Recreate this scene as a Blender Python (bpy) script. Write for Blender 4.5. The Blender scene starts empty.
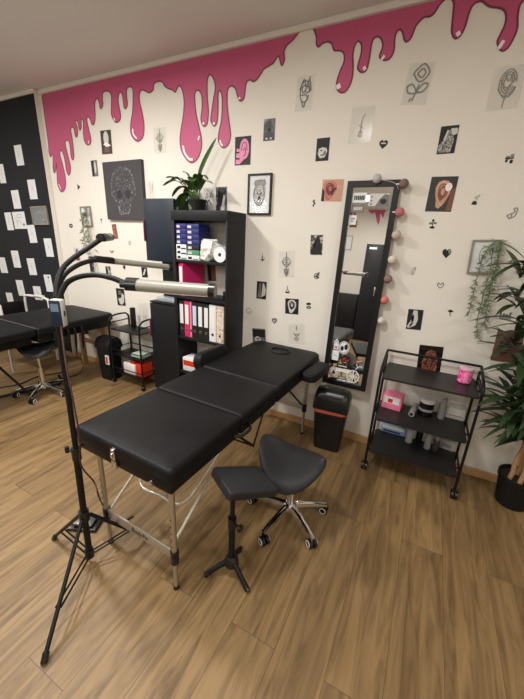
import bpy, bmesh, math, random
from mathutils import Vector, Matrix, noise
from mathutils.geometry import tessellate_polygon
R = random.Random(7)
S = bpy.context.scene
COL = S.collection
PI = math.pi

# ------------------------------------------------------------------ camera
CAM_H = 1.45
FPX, PITCH, ROLL, YAW = 324.5, .327, .049, -.46
fw = Vector((math.sin(YAW)*math.cos(PITCH), math.cos(YAW)*math.cos(PITCH), -math.sin(PITCH)))
r0 = fw.cross(Vector((0, 0, 1))).normalized(); u0 = r0.cross(fw)
rt = math.cos(ROLL)*r0 + math.sin(ROLL)*u0
up = -math.sin(ROLL)*r0 + math.cos(ROLL)*u0
cd = bpy.data.cameras.new('camera'); cam = bpy.data.objects.new('camera', cd); COL.objects.link(cam)
cam.matrix_world = Matrix(((rt.x, up.x, -fw.x, 0), (rt.y, up.y, -fw.y, 0), (rt.z, up.z, -fw.z, CAM_H), (0, 0, 0, 1)))
cd.sensor_fit = 'VERTICAL'; cd.sensor_height = 24; cd.lens = FPX/699*24; cd.clip_start = .02
S.camera = cam
EYE = Vector((0, 0, CAM_H))
def ray(px, py): return fw + rt*((px-262)/FPX) - up*((py-349.5)/FPX)
WY = 2.303          # back wall
CZ = 2.69           # ceiling
def W(px, py, Y=WY):
    d = ray(px, py); return EYE + d*(Y/d.y)
def F(px, py, z=0):
    d = ray(px, py); return EYE + d*((z-CAM_H)/d.z)
def D(px, py, dep): return EYE + ray(px, py)*dep

# ------------------------------------------------------------------ materials
def lin(c):
    return tuple((v/255/12.92 if v/255 <= .04045 else ((v/255+.055)/1.055)**2.4) for v in c)
MATS = {}
def mat(name, c, rough=.6, metal=0, bump=0, bscale=60, var=0, vscale=8, spec=.5, alpha=1, coat=0, trans=0):
    if name in MATS: return MATS[name]
    m = bpy.data.materials.new(name); m.use_nodes = True
    nt = m.node_tree; b = nt.nodes['Principled BSDF']
    col = lin(c)+(1,)
    b.inputs['Base Color'].default_value = col
    b.inputs['Roughness'].default_value = rough; b.inputs['Metallic'].default_value = metal
    b.inputs['Specular IOR Level'].default_value = spec
    b.inputs['Coat Weight'].default_value = coat
    b.inputs['Transmission Weight'].default_value = trans
    b.inputs['Alpha'].default_value = alpha
    tc = nt.nodes.new('ShaderNodeTexCoord')
    if var:
        n = nt.nodes.new('ShaderNodeTexNoise'); n.inputs['Scale'].default_value = vscale; n.inputs['Detail'].default_value = 5
        nt.links.new(tc.outputs['Object'], n.inputs['Vector'])
        mx = nt.nodes.new('ShaderNodeMix'); mx.data_type = 'RGBA'
        mx.inputs[6].default_value = tuple(v*(1-var) for v in col[:3])+(1,)
        mx.inputs[7].default_value = tuple(min(1, v*(1+var)) for v in col[:3])+(1,)
        nt.links.new(n.outputs['Fac'], mx.inputs[0]); nt.links.new(mx.outputs[2], b.inputs['Base Color'])
    if bump:
        n = nt.nodes.new('ShaderNodeTexNoise'); n.inputs['Scale'].default_value = bscale; n.inputs['Detail'].default_value = 4
        nt.links.new(tc.outputs['Object'], n.inputs['Vector'])
        bp = nt.nodes.new('ShaderNodeBump'); bp.inputs['Strength'].default_value = bump; bp.inputs['Distance'].default_value = .01
        nt.links.new(n.outputs['Fac'], bp.inputs['Height']); nt.links.new(bp.outputs[0], b.inputs['Normal'])
    MATS[name] = m; return m
def photo_mat(name, stops, scale=22, seed=0, dist=1.5, rough=.45):
    """a printed picture: blotches running through the given colour stops"""
    if name in MATS: return MATS[name]
    m = bpy.data.materials.new(name); m.use_nodes = True; nt = m.node_tree; b = nt.nodes['Principled BSDF']
    b.inputs['Roughness'].default_value = rough
    tc = nt.nodes.new('ShaderNodeTexCoord'); mp = nt.nodes.new('ShaderNodeMapping'); mp.inputs['Location'].default_value = (seed*3.1, 0, seed*1.7)
    n = nt.nodes.new('ShaderNodeTexNoise'); n.inputs['Scale'].default_value = scale; n.inputs['Detail'].default_value = 3; n.inputs['Distortion'].default_value = dist
    cr = nt.nodes.new('ShaderNodeValToRGB')
    nt.links.new(tc.outputs['Object'], mp.inputs[0]); nt.links.new(mp.outputs[0], n.inputs['Vector']); nt.links.new(n.outputs['Fac'], cr.inputs[0]); nt.links.new(cr.outputs[0], b.inputs['Base Color'])
    e = cr.color_ramp.elements
    while len(e) < len(stops): e.new(.5)
    for i, (p, c) in enumerate(stops):
        e[i].position = p; e[i].color = lin(c)+(1,)
    MATS[name] = m; return m

M_wall = mat('wall paint', (231, 226, 216), .75, bump=.05, bscale=140, var=.02, vscale=2)
M_ceil = mat('ceiling paint', (218, 215, 212), .85, bump=.04, bscale=120)
M_dark = mat('dark wall paint', (29, 32, 37), .75, spec=.3, bump=.05, bscale=140, var=.1, vscale=3)
M_crown = mat('crown paint', (222, 216, 208), .6)
M_pink = mat('mural pink', (193, 84, 124), .55, var=.10, vscale=1.6)
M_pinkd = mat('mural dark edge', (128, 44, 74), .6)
M_white = mat('white paint mark and glare', (245, 232, 232), .6)
M_blk = mat('black metal', (17, 17, 18), .45, spec=.3)
M_blkplastic = mat('black plastic', (21, 21, 22), .3)
M_blkrough = mat('matt black plastic', (19, 19, 20), .55, spec=.3)
M_leather = mat('black vinyl', (20, 20, 21), .5, spec=.2, bump=.12, bscale=170, var=.12, vscale=6)
M_leather_flat = mat('black vinyl side', (16, 16, 17), .5, spec=.3, bump=.1, bscale=150)
M_seat = mat('dark grey vinyl', (38, 39, 42), .5, spec=.3, bump=.08, bscale=200)
M_cab = mat('black brown veneer', (22, 24, 28), .5, spec=.3, bump=.03, bscale=60, var=.08, vscale=10)
M_cabdoor = mat('blue black door', (30, 39, 52), .45, spec=.35, var=.06, vscale=6)
M_alu = mat('aluminium', (196, 190, 178), .32, metal=.85)
M_aluplate = mat('aluminium plate', (188, 182, 170), .4, metal=.6)
M_chrome = mat('chrome', (225, 225, 225), .08, metal=1)
M_wood = mat('beech wood', (176, 136, 100), .5, var=.15, vscale=14)
M_base = mat('oak baseboard', (190, 150, 104), .5, var=.12, vscale=9)
M_khaki = mat('champagne lamp shell', (150, 148, 138), .4, metal=.15)
M_gloss_white = mat('white plastic', (232, 230, 224), .35)
M_paper = mat('white paper', (226, 229, 231), .7, var=.03, vscale=30)
M_ink = mat('black ink', (22, 21, 22), .6)
M_greyink = mat('grey ink', (140, 138, 134), .7)
M_lightink = mat('pale grey ink', (182, 178, 170), .7)
M_soil = mat('potting soil', (38, 30, 24), .95, bump=.6, bscale=120)
M_leaf = mat('deep green leaf', (62, 94, 44), .38, var=.3, vscale=9)
M_leaf2 = mat('palm leaf', (48, 66, 38), .42, var=.35, vscale=8)
M_vine = mat('grey green vine leaf', (118, 130, 102), .55, var=.25, vscale=18)
M_cane = mat('tan cane', (176, 138, 100), .6, var=.2, vscale=20)
M_sheet = mat('clear plastic sheet', (214, 214, 208), .15, alpha=.10)
M_glassy = mat('picture glass', (240, 240, 238), .06, alpha=.12)
M_mirror = mat('mirror glass', (238, 238, 236), .015, metal=1)
M_red = mat('red plastic', (206, 52, 32), .4)
M_orange = mat('orange red bag', (178, 84, 66), .5, bump=.3, bscale=60)
M_magenta = mat('magenta card', (206, 40, 110), .5)
M_pinkcard = mat('pink card', (238, 128, 160), .5)
M_blue = mat('blue box card', (30, 38, 108), .45, var=.2, vscale=30)
M_green = mat('green box card', (80, 140, 108), .5)
M_cable = mat('black cable', (20, 19, 19), .5)
M_cable_red = mat('dark red cable', (58, 24, 20), .5)
M_skin = mat('printed skin', (198, 152, 126), .5, var=.2, vscale=40)
M_skin2 = mat('printed dark skin', (122, 74, 54), .5)
M_earink = mat('printed pink ear', (224, 132, 172), .5, var=.15, vscale=40)
M_flesh = mat('printed red flesh', (186, 104, 92), .5, var=.25, vscale=40)
M_pale = mat('printed pale grey', (205, 202, 198), .5, var=.15, vscale=40)
M_mid = mat('printed mid grey', (112, 110, 108), .5, var=.2, vscale=40)
M_brownprint = mat('brown print', (112, 80, 66), .55, var=.12, vscale=14)
M_silver = mat('silver grey print', (156, 156, 160), .5)

def floor_mat():
    m = bpy.data.materials.new('oak laminate'); m.use_nodes = True; nt = m.node_tree; L = nt.links; b = nt.nodes['Principled BSDF']
    tc = nt.nodes.new('ShaderNodeTexCoord')
    mp = nt.nodes.new('ShaderNodeMapping'); mp.inputs['Rotation'].default_value = (0, 0, PI/2); mp.inputs['Location'].default_value = (.31, .07, 0)
    L.new(tc.outputs['Object'], mp.inputs[0])
    br = nt.nodes.new('ShaderNodeTexBrick'); br.offset = .37; br.offset_frequency = 2
    br.inputs['Scale'].default_value = 1; br.inputs['Brick Width'].default_value = 1.2; br.inputs['Row Height'].default_value = .19
    br.inputs['Mortar Size'].default_value = .0012; br.inputs['Mortar Smooth'].default_value = .2; br.inputs['Bias'].default_value = 0
    br.inputs['Color1'].default_value = (0, 0, 0, 1); br.inputs['Color2'].default_value = (1, 1, 1, 1); br.inputs['Mortar'].default_value = (.5, .5, .5, 1)
    L.new(mp.outputs[0], br.inputs['Vector'])
    # plank tone
    cr = nt.nodes.new('ShaderNodeValToRGB'); e = cr.color_ramp.elements
    e[0].color = lin((130, 104, 68))+(1,); e[1].color = lin((150, 122, 82))+(1,)
    L.new(br.outputs['Color'], cr.inputs[0])
    # grain, stretched along the planks; shifted plank by plank
    add = nt.nodes.new('ShaderNodeVectorMath'); add.operation = 'MULTIPLY_ADD'; add.inputs[1].default_value = (1, 1, 1)
    sc = nt.nodes.new('ShaderNodeVectorMath'); sc.operation = 'SCALE'; sc.inputs['Scale'].default_value = 7
    L.new(br.outputs['Color'], sc.inputs[0]); L.new(mp.outputs[0], add.inputs[0]); L.new(sc.outputs[0], add.inputs[2])
    mp2 = nt.nodes.new('ShaderNodeMapping'); mp2.inputs['Scale'].default_value = (.9, 9, 1); L.new(add.outputs[0], mp2.inputs[0])
    n = nt.nodes.new('ShaderNodeTexNoise'); n.inputs['Scale'].default_value = 2.4; n.inputs['Detail'].default_value = 7; n.inputs['Roughness'].default_value = .62; n.inputs['Distortion'].default_value = 1.2
    L.new(mp2.outputs[0], n.inputs['Vector'])
    cr2 = nt.nodes.new('ShaderNodeValToRGB'); e = cr2.color_ramp.elements; e[0].position = .33; e[0].color = (.36, .31, .25, 1); e[1].position = .60; e[1].color = (1.08, 1.07, 1.05, 1)
    L.new(n.outputs['Fac'], cr2.inputs[0])
    mx = nt.nodes.new('ShaderNodeMix'); mx.data_type = 'RGBA'; mx.blend_type = 'MULTIPLY'; mx.inputs[0].default_value = .8
    L.new(cr.outputs[0], mx.inputs[6]); L.new(cr2.outputs[0], mx.inputs[7])
    # seams
    mx2 = nt.nodes.new('ShaderNodeMix'); mx2.data_type = 'RGBA'; mx2.inputs[7].default_value = lin((92, 62, 36))+(1,)
    L.new(br.outputs['Fac'], mx2.inputs[0]); L.new(mx.outputs[2], mx2.inputs[6]); L.new(mx2.outputs[2], b.inputs['Base Color'])
    b.inputs['Roughness'].default_value = .5
    bp = nt.nodes.new('ShaderNodeBump'); bp.inputs['Strength'].default_value = .08; L.new(n.outputs['Fac'], bp.inputs['Height']); L.new(bp.outputs[0], b.inputs['Normal'])
    return m
M_floor = floor_mat()

# ------------------------------------------------------------------ mesh helpers
def new(): return bmesh.new()
def box(bm, lo, hi, bev=0, seg=2, Mx=None):
    g = bmesh.ops.create_cube(bm, size=1); vs = g['verts']
    for v in vs:
        v.co = Vector([(lo[i]+hi[i])/2+(v.co[i])*(hi[i]-lo[i]) for i in range(3)])
    if bev:
        es = list({e for v in vs for e in v.link_edges})
        r = bmesh.ops.bevel(bm, geom=es, offset=bev, segments=seg, affect='EDGES', profile=.5)
        vs = list({v for f in r['faces'] for v in f.verts} | {v for v in vs if v.is_valid})
    if Mx is not None: bmesh.ops.transform(bm, matrix=Mx, verts=vs)
    return vs
def ring(bm, c, ax, r, n, rb=None):
    ax = ax.normalized(); a = ax.orthogonal().normalized(); b = ax.cross(a)
    return [bm.verts.new(c + a*(r*math.cos(2*PI*i/n)) + b*(r*math.sin(2*PI*i/n))) for i in range(n)]
def bridge(bm, A, B, mi=0):
    n = len(A)
    for i in range(n):
        f = bm.faces.new((A[i], A[(i+1) % n], B[(i+1) % n], B[i])); f.material_index = mi
def tube(bm, pts, r, n=10, closed=False, cap=True):
    """round bar along a polyline, with parallel-transported rings; r is a number or a list"""
    pts = [Vector(p) for p in pts]; N = len(pts)
    rr = r if isinstance(r, (list, tuple)) else [r]*N
    T = []
    for i in range(N):
        a = pts[(i-1) % N] if (closed or i > 0) else pts[i]; b = pts[(i+1) % N] if (closed or i < N-1) else pts[i]
        T.append((b-a).normalized())
    nrm = T[0].orthogonal().normalized(); rings = []
    for i in range(N):
        nrm = (nrm - T[i]*nrm.dot(T[i])).normalized(); bn = T[i].cross(nrm)
        rings.append([bm.verts.new(pts[i]+nrm*(rr[i]*math.cos(2*PI*k/n))+bn*(rr[i]*math.sin(2*PI*k/n))) for k in range(n)])
    for i in range(N-1): bridge(bm, rings[i], rings[i+1])
    if closed: bridge(bm, rings[-1], rings[0])
    elif cap:
        bm.faces.new(rings[0][::-1]); bm.faces.new(rings[-1])
def lathe(bm, prof, c=(0, 0, 0), n=24, Mx=None, mi=None):
    """prof = [(radius, height)...] turned about z"""
    c = Vector(c); rings = []; vs = []
    for (r, z) in prof:
        rg = [bm.verts.new(c+Vector((max(r, 1e-4)*math.cos(2*PI*k/n), max(r, 1e-4)*math.sin(2*PI*k/n), z))) for k in range(n)]
        rings.append(rg); vs += rg
    for i in range(len(rings)-1): bridge(bm, rings[i], rings[i+1], mi[i] if mi else 0)
    bm.faces.new(rings[0][::-1]); f = bm.faces.new(rings[-1])
    if mi: f.material_index = mi[-1]
    if Mx is not None: bmesh.ops.transform(bm, matrix=Mx, verts=vs)
def spline(P, sub=6, closed=False):
    P = [Vector(p) for p in P]; N = len(P); out = []
    rng = range(N if closed else N-1)
    for i in rng:
        p0 = P[(i-1) % N] if (closed or i > 0) else P[i]; p1 = P[i]; p2 = P[(i+1) % N]; p3 = P[(i+2) % N] if (closed or i+2 < N) else P[(i+1) % N]
        for k in range(sub):
            t = k/sub
            out.append(.5*((2*p1)+(p2-p0)*t+(2*p0-5*p1+4*p2-p3)*t*t+(3*p1-p0-3*p2+p3)*t**3))
    if not closed: out.append(P[-1])
    return out
def plate(bm, pts, nvec, th, mi=0):
    """a flat outline pushed along nvec by th"""
    nvec = Vector(nvec).normalized()
    A = [bm.verts.new(Vector(p)) for p in pts]; B = [bm.verts.new(Vector(p)+nvec*th) for p in pts]
    fs = []
    try:
        fs.append(bm.faces.new(A[::-1])); fs.append(bm.faces.new(B))
    except ValueError: return
    n = len(A)
    for i in range(n): fs.append(bm.faces.new((A[i], A[(i+1) % n], B[(i+1) % n], B[i])))
    for f in fs: f.material_index = mi
    bmesh.ops.triangulate(bm, faces=fs[:2], ngon_method='EAR_CLIP')
def ribbon(bm, pts, nvec, w, th, mi=0, closed=False):
    pts = [Vector(p) for p in pts]; nvec = Vector(nvec).normalized(); N = len(pts); L = []; Rr = []
    for i in range(N):
        a = pts[(i-1) % N] if (closed or i) else pts[i]; b = pts[(i+1) % N] if (closed or i < N-1) else pts[i]
        t = (b-a); t = t.normalized() if t.length > 1e-9 else Vector((1, 0, 0)); s = t.cross(nvec)*(w/2)
        L.append(bm.verts.new(pts[i]-s+nvec*th)); Rr.append(bm.verts.new(pts[i]+s+nvec*th))
    for i in range(N if closed else N-1):
        j = (i+1) % N
        f = bm.faces.new((L[i], Rr[i], Rr[j], L[j])); f.material_index = mi
        f.normal_update()
        if f.normal.dot(nvec) < 0: f.normal_flip()

# ------------------------------------------------------------------ object helpers
ROOTM = {}
def thing(name, label, cat, loc=(0, 0, 0), rotz=0, group=None):
    o = bpy.data.objects.new(name, None); COL.objects.link(o); o.empty_display_size = .05
    o.location = loc; o.rotation_euler = (0, 0, rotz); tag(o, label, cat, group)
    ROOTM[o.name] = Matrix.Translation(Vector(loc)) @ Matrix.Rotation(rotz, 4, 'Z')
    return o
def tag(o, label, cat, group=None):
    o['label'] = label; o['category'] = cat
    if group: o['group'] = group
    return o
def root_of(p):
    while p.parent: p = p.parent
    return p
def obj(name, bm, m, parent=None, smooth=True, local=False, label=None, origin=None, ang=38):
    bmesh.ops.recalc_face_normals(bm, faces=bm.faces)
    if parent is not None and not local:
        rm = ROOTM.get(root_of(parent).name)
        if rm is not None: bmesh.ops.transform(bm, matrix=rm.inverted(), verts=bm.verts)
    me = bpy.data.meshes.new(name)
    o = bpy.data.objects.new(name, me); COL.objects.link(o)
    if parent is None:
        if origin is None and bm.verts:
            origin = sum((v.co for v in bm.verts), Vector())/len(bm.verts)
        if origin is not None and origin is not False:
            bmesh.ops.translate(bm, vec=-Vector(origin), verts=bm.verts); o.location = Vector(origin)
        ROOTM[o.name] = Matrix.Translation(o.location)
    bm.to_mesh(me); bm.free()
    for mm in (m if isinstance(m, (list, tuple)) else [m]): me.materials.append(mm)
    if smooth:
        for p in me.polygons: p.use_smooth = True
        me.set_sharp_from_angle(angle=math.radians(ang))
    if parent is not None: o.parent = parent
    if label: o['label'] = label
    return o
def struct(name, bm, m, parent=None, smooth=False):
    o = obj(name, bm, m, parent, smooth, origin=False)
    if parent is None: o['kind'] = 'structure'
    return o
def dup(root, loc, rotz, label, group=None):
    r = root.copy(); COL.objects.link(r); r.location = loc; r.rotation_euler = (0, 0, rotz); r['label'] = label
    if group: r['group'] = group
    for ch in list(root.children):
        c = ch.copy(); COL.objects.link(c); c.parent = r
        for g in list(ch.children):
            d = g.copy(); COL.objects.link(d); d.parent = c
    return r
def simple(name, bm, m, label, cat, group=None, smooth=True): return tag(obj(name, bm, m, None, smooth), label, cat, group)

# ================================================================== SETTING
X0, X1, Y0 = -5.6, 1.75, -3.0
DW = 2.262         # face of the dark panelled wall, standing a little proud of the white one
DX = -3.655
bm = new(); box(bm, (X0, Y0, -.1), (X1, WY, 0)); struct('floor', bm, M_floor)
bm = new(); box(bm, (X0, Y0, CZ), (X1, WY, CZ+.1)); struct('ceiling', bm, M_ceil)
bm = new(); box(bm, (X0-.1, WY, -.1), (X1+.1, WY+.1, CZ+.1)); wall_back = struct('wall_back', bm, M_wall)
bm = new(); box(bm, (X0, DW, 0), (DX-.006, WY, CZ)); struct('wall_backleft', bm, M_dark)
bm = new(); box(bm, (DX-.006, DW, 0), (DX, WY, CZ)); struct('trim_1', bm, M_wall)
bm = new(); box(bm, (X0-.1, Y0-.1, -.1), (X0, WY, CZ+.1)); struct('wall_left', bm, M_wall)
bm = new(); box(bm, (X1, Y0-.1, -.1), (X1+.1, WY, CZ+.1)); struct('wall_right', bm, M_wall)
bm = new(); box(bm, (X0, Y0-.1, -.1), (X1, Y0, CZ+.1)); wall_front = struct('wall_front', bm, M_wall)
bm = new()
box(bm, (DX, WY-.02, CZ-.035), (X1, WY, CZ), .006); box(bm, (X0, DW-.02, CZ-.035), (DX, DW, CZ), .006); box(bm, (DX, DW-.02, CZ-.035), (DX+.02, WY-.018, CZ), .005)
struct('trim_2', bm, M_crown)
bm = new(); box(bm, (DX, WY-.014, 0), (X1, WY, .058), .003); struct('baseboard_back', bm, M_base)
bm = new(); box(bm, (X0, DW-.014, 0), (DX, DW, .058), .003); struct('baseboard_left', bm, M_base)

# ---- the pink paint running down the back wall
def conv(pts, ox, oy, s): return [(ox+x/s, oy+y/s) for x, y in pts]
seg1 = conv([(10, 132), (25, 240), (40, 350), (46, 400), (48, 435), (57, 456), (66, 438), (69, 470), (69, 515), (76, 540), (84, 520), (87, 488), (90, 560), (95, 605), (112, 638), (130, 625), (136, 590), (130, 540), (118, 490), (105, 440), (112, 421), (124, 445), (134, 490), (140, 530), (150, 551), (160, 535), (160, 500), (148, 450), (133, 385), (142, 367), (155, 382), (160, 420), (164, 455), (172, 472), (179, 455), (177, 420), (170, 360), (162, 315), (171, 298), (180, 312), (184, 340), (191, 352), (198, 338), (196, 300), (187, 272), (193, 264), (201, 280), (204, 300), (211, 316), (218, 298), (216, 270), (221, 256), (228, 275), (228, 330), (234, 372), (250, 393), (266, 383), (267, 355), (256, 310), (246, 262), (254, 246), (265, 262), (271, 281), (280, 287), (288, 270), (290, 230), (288, 188), (290, 165), (300, 148), (310, 168), (318, 203), (330, 185), (328, 150), (330, 122), (345, 110), (365, 115), (375, 140), (375, 190), (376, 238), (398, 275), (421, 260), (422, 225), (415, 190), (410, 150), (420, 116), (432, 130), (438, 170), (441, 195), (450, 203), (459, 180), (454, 130), (456, 100), (470, 88), (486, 98)], 40, 70, 5.24)
seg1 += conv([(12, 175), (10, 230), (3, 280), (6, 318), (28, 342), (49, 325), (53, 280), (45, 230), (36, 190), (37, 162), (45, 149), (60, 155), (74, 160), (88, 148), (90, 128), (104, 118), (121, 120), (130, 135), (145, 145), (160, 150), (170, 158), (178, 142), (186, 134), (196, 150), (203, 190), (200, 245), (191, 300), (188, 345), (197, 385), (225, 421), (250, 411), (266, 375), (268, 330), (258, 285), (248, 240), (243, 190), (243, 165), (250, 152), (262, 155), (270, 180), (270, 220), (266, 260), (275, 285), (289, 277), (294, 230), (290, 180), (289, 130), (292, 103), (302, 92), (313, 108), (320, 140), (312, 190), (305, 240), (303, 265), (315, 285), (326, 270), (330, 220), (330, 170), (335, 151), (343, 165), (346, 200), (343, 260), (333, 310), (332, 342), (348, 366), (368, 354), (377, 318), (370, 260), (364, 200), (366, 150), (380, 135), (395, 145), (402, 170), (412, 191), (427, 181), (432, 142), (437, 121), (450, 112), (463, 119), (480, 105), (495, 82)], 130, 50, 3.743)
seg1 += [(264, 69), (269, 66), (274, 62.5), (278.5, 56), (280.5, 62), (282, 65.5), (284.5, 60), (284, 52), (287, 45.5), (292.5, 40.5), (297, 35)]
seg1_top = [(300.2, 29.6)]
seg2 = [(313.2, 27.3)] + conv([(66, 142), (72, 162), (72, 192), (82, 205), (98, 190), (119, 183), (138, 190), (150, 220), (175, 222), (192, 235), (192, 272), (175, 312), (161, 358), (162, 390), (182, 405), (205, 394), (225, 352), (232, 300), (231, 240), (241, 196), (255, 180), (268, 195), (268, 230), (256, 275), (252, 300), (268, 316), (289, 307), (302, 260), (310, 205), (320, 172), (340, 160), (357, 175), (361, 205), (350, 235), (349, 252), (368, 264), (394, 254), (410, 220), (414, 165), (425, 136), (440, 130), (450, 150), (455, 173), (466, 183), (485, 165), (499, 130), (510, 107)], 300, 0, 4.364)
seg2 += conv([(0, 92), (28, 88), (52, 72), (78, 32), (100, 6), (130, -12), (155, 10), (154, 60), (148, 120), (146, 172), (163, 203), (190, 188), (215, 140), (235, 70), (258, 26), (290, 8), (312, 12), (345, 36), (390, 42), (420, 56), (430, 88), (424, 130), (402, 178), (384, 222), (405, 266), (436, 254), (465, 208), (488, 150), (490, 90), (498, 40), (516, 8), (560, -20), (620, -10), (680, 20), (700, 80), (720, 20), (740, -40)], 424, 0, 5.24)
bm = new()
NW = Vector((0, -1, 0))
ctop = CZ-.036
def mural(px, startz=True):
    P = [W(*p) for p in px]
    P = spline(P, 4)
    a = P[0].copy(); b = P[-1].copy()
    a.z = ctop; b.z = ctop
    return P, [a]+P+[b]
P1, full1 = mural(seg1+seg1_top); P2, full2 = mural(seg2)
e_ = [P2[-1]]
for k, dz in enumerate((.10, .30, .34, .16, .12, .20, .15, .10, .26, .28, .12, .10)):
    e_.append(Vector((P2[-1].x+(X1-.004-P2[-1].x)*(k+1)/12, WY, ctop-dz)))
P2 = P2[:-1]+spline(e_, 5); full2 = full2[:1]+P2+[Vector((X1-.004, WY, ctop))]
for Pl, Fl in ((P1, full1), (P2, full2)):
    off = Vector((0, -.0005, 0))
    vv = [bm.verts.new(p+off+NW*.001) for p in Fl]
    for tri in tessellate_polygon([[Vector((p.x, p.z, 0)) for p in Fl]]):
        try: bm.faces.new([vv[i] for i in tri])
        except ValueError: pass
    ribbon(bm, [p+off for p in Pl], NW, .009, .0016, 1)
def hl(pts, w):
    ribbon(bm, spline([W(*p)+Vector((0, -.0005, 0)) for p in pts], 4), NW, w, .0024, 2)
k6 = lambda *a: conv(a, 130, 50, 3.743)
k7 = lambda *a: conv(a, 300, 0, 4.364)
k8 = lambda *a: conv(a, 424, 0, 5.24)
k5 = lambda *a: conv(a, 40, 70, 5.24)
for pts, w in ((k6((11, 295), (13, 315), (26, 332)), .014), (k6((199, 358), (205, 385), (222, 408), (236, 409)), .018), (k6((260, 322), (256, 338)), .012), (k6((273, 272), (277, 278)), .016),
               (k6((312, 272), (317, 279)), .016), (k6((338, 338), (341, 352), (348, 358)), .014), (k6((408, 178), (412, 184)), .014), (k5((387, 252), (394, 265)), .012), (k5((100, 598), (110, 625)), .01), (k5((258, 372), (254, 385)), .009),
               (k7((166, 368), (170, 388)), .026), (k7((276, 304), (288, 294)), .02), (k7((358, 250), (366, 256)), .024), (k8((170, 186), (190, 170)), .02), (k8((396, 232), (412, 238)), .034)): hl(pts, w)
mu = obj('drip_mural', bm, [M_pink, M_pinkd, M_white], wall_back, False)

# ================================================================== PICTURES ON THE WALLS
class UV:
    def __init__(s, c, off=.0005, n=NW):
        s.c = [Vector(p) for p in c]; s.n = Vector(n); s.off = off
    def p(s, u, v, l=0):                       # u right, v up
        tl, tr, br, bl = s.c
        return (bl*(1-u)+br*u)*(1-v)+(tl*(1-u)+tr*u)*v + s.n*l
def square_up(c):
    """paper is a rectangle: average the traced corners into one"""
    tl, tr, br, bl = c
    ce = (tl+tr+br+bl)/4; a = ((tr+br)-(tl+bl))/4; b = ((tl+tr)-(bl+br))/4
    b2 = b - a*(a.dot(b)/a.length_squared); b = b2.normalized()*b.length
    return [ce-a+b, ce+a+b, ce+a-b, ce-a-b]
def ell(cu, cv, ru, rv, n=18, rot=0, a0=0, a1=2*PI):
    return [(cu+ru*math.cos(t)*math.cos(rot)-rv*math.sin(t)*math.sin(rot), cv+ru*math.cos(t)*math.sin(rot)+rv*math.sin(t)*math.cos(rot)) for t in [a0+(a1-a0)*i/(n-1 if a1-a0 < 2*PI-.01 else n) for i in range(n)]]
def draw(bm, q, shapes, base_th, mats, loff=0):
    """shapes: (material, 'fill', pts) or (material, 'line', pts, width in m)"""
    l = base_th+.0004+loff
    for sh in shapes:
        m = sh[0]
        if m not in mats: mats.append(m)
        mi = mats.index(m)
        if sh[1] == 'fill': plate(bm, [q.p(u, v, l-.0002) for u, v in sh[2]], q.n, .0003, mi)
        else: ribbon(bm, spline([q.p(u, v, 0) for u, v in sh[2]], 4), q.n, sh[3], l, mi)
        l += .00035
def poster(label, px, m, shapes=(), cat='poster', name='photo_print', Y=WY, group=None, th=.001):
    c = square_up([W(x, y, Y) + NW*.0006 for x, y in px])
    q = UV(c); bm = new(); mats = [m]
    plate(bm, c, NW, th, 0)
    draw(bm, q, shapes, th, mats)
    return simple(name, bm, mats, label, cat, group, smooth=False)
def bw(seed, sc=20, dark=False):
    if dark: return photo_mat('dark print %d' % seed, [(0.3, (14, 14, 15)), (.55, (40, 40, 42)), (.75, (120, 118, 116))], sc, seed)
    return photo_mat('grey print %d' % seed, [(.36, (18, 18, 19)), (.5, (84, 82, 82)), (.64, (196, 193, 190))], sc, seed)
def ear(sk, dk, cu=.5, cv=.55, s=1.0, rot=0, lt=None):
    rr = lambda pts: [(cu+(u*math.cos(rot)-v*math.sin(rot))*s, cv+(u*math.sin(rot)+v*math.cos(rot))*s) for u, v in pts]
    o_ = [(-.05, .38), (.15, .36), (.27, .22), (.28, .02), (.2, -.14), (.1, -.3), (-.04, -.4), (-.15, -.34), (-.17, -.18), (-.24, 0), (-.27, .2), (-.19, .33)]
    lt = lt or M_pale
    return [(sk, 'fill', rr(o_)),
            (dk, 'fill', rr([(-.14, .12), (-.02, .24), (.1, .22), (.15, .06), (.08, -.12), (-.02, -.2), (-.1, -.12), (-.16, 0)])),
            (sk, 'fill', rr([(-.06, .14), (.04, .18), (.09, .06), (.03, -.04), (-.05, .02)])),
            (dk, 'fill', rr([(-.14, -.02), (-.06, .02), (-.03, -.08), (-.1, -.12)])),
            (lt, 'line', rr([(-.2, .12), (-.14, .29), (.03, .32), (.2, .22), (.22, .04)]), .005),
            (dk, 'line', rr([(-.17, .1), (-.11, .25), (.03, .27), (.15, .19), (.17, .03), (.11, -.1)]), .005),
            (lt, 'line', rr([(-.03, -.26), (.04, -.28)]), .006)]
P = 'portrait and ear photographs on the wall'
# --- left part of the back wall
poster('colour photo of a pale braided figure, just above the dark canvas', [(100.1, 130.6), (111.1, 129.8), (112.3, 153.5), (102.4, 154.7)], mat('print dark brown', (48, 34, 30), .45),
       [(M_pale, 'fill', ell(.5, .66, .24, .3)), (M_brownprint, 'fill', [(.25, .08), (.75, .08), (.7, .42), (.4, .5)]), (M_white, 'fill', [(.2, .42), (.5, .3), (.92, .34), (.7, .44), (.45, .5)])])
poster("small grey photo of a slender figure beside the dark canvas's upper left corner", [(91.1, 160.6), (97, 160), (98.5, 176.2), (92.4, 176.8)], M_mid, [(M_ink, 'fill', [(.02, .02), (.35, .02), (.45, .98), (.02, .98)]), (M_pale, 'fill', ell(.62, .55, .16, .38))])
poster("small photo of a dark red figure, left of the short vine's lower end", [(73.5, 247.5), (78.5, 247.8), (81, 261), (76, 261)], M_pale, [(mat('print red brown', (128, 54, 48), .5), 'fill', [(.2, .05), (.9, .05), (.85, .8), (.5, .95), (.25, .6)]), (M_ink, 'fill', ell(.55, .3, .2, .12))])
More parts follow.
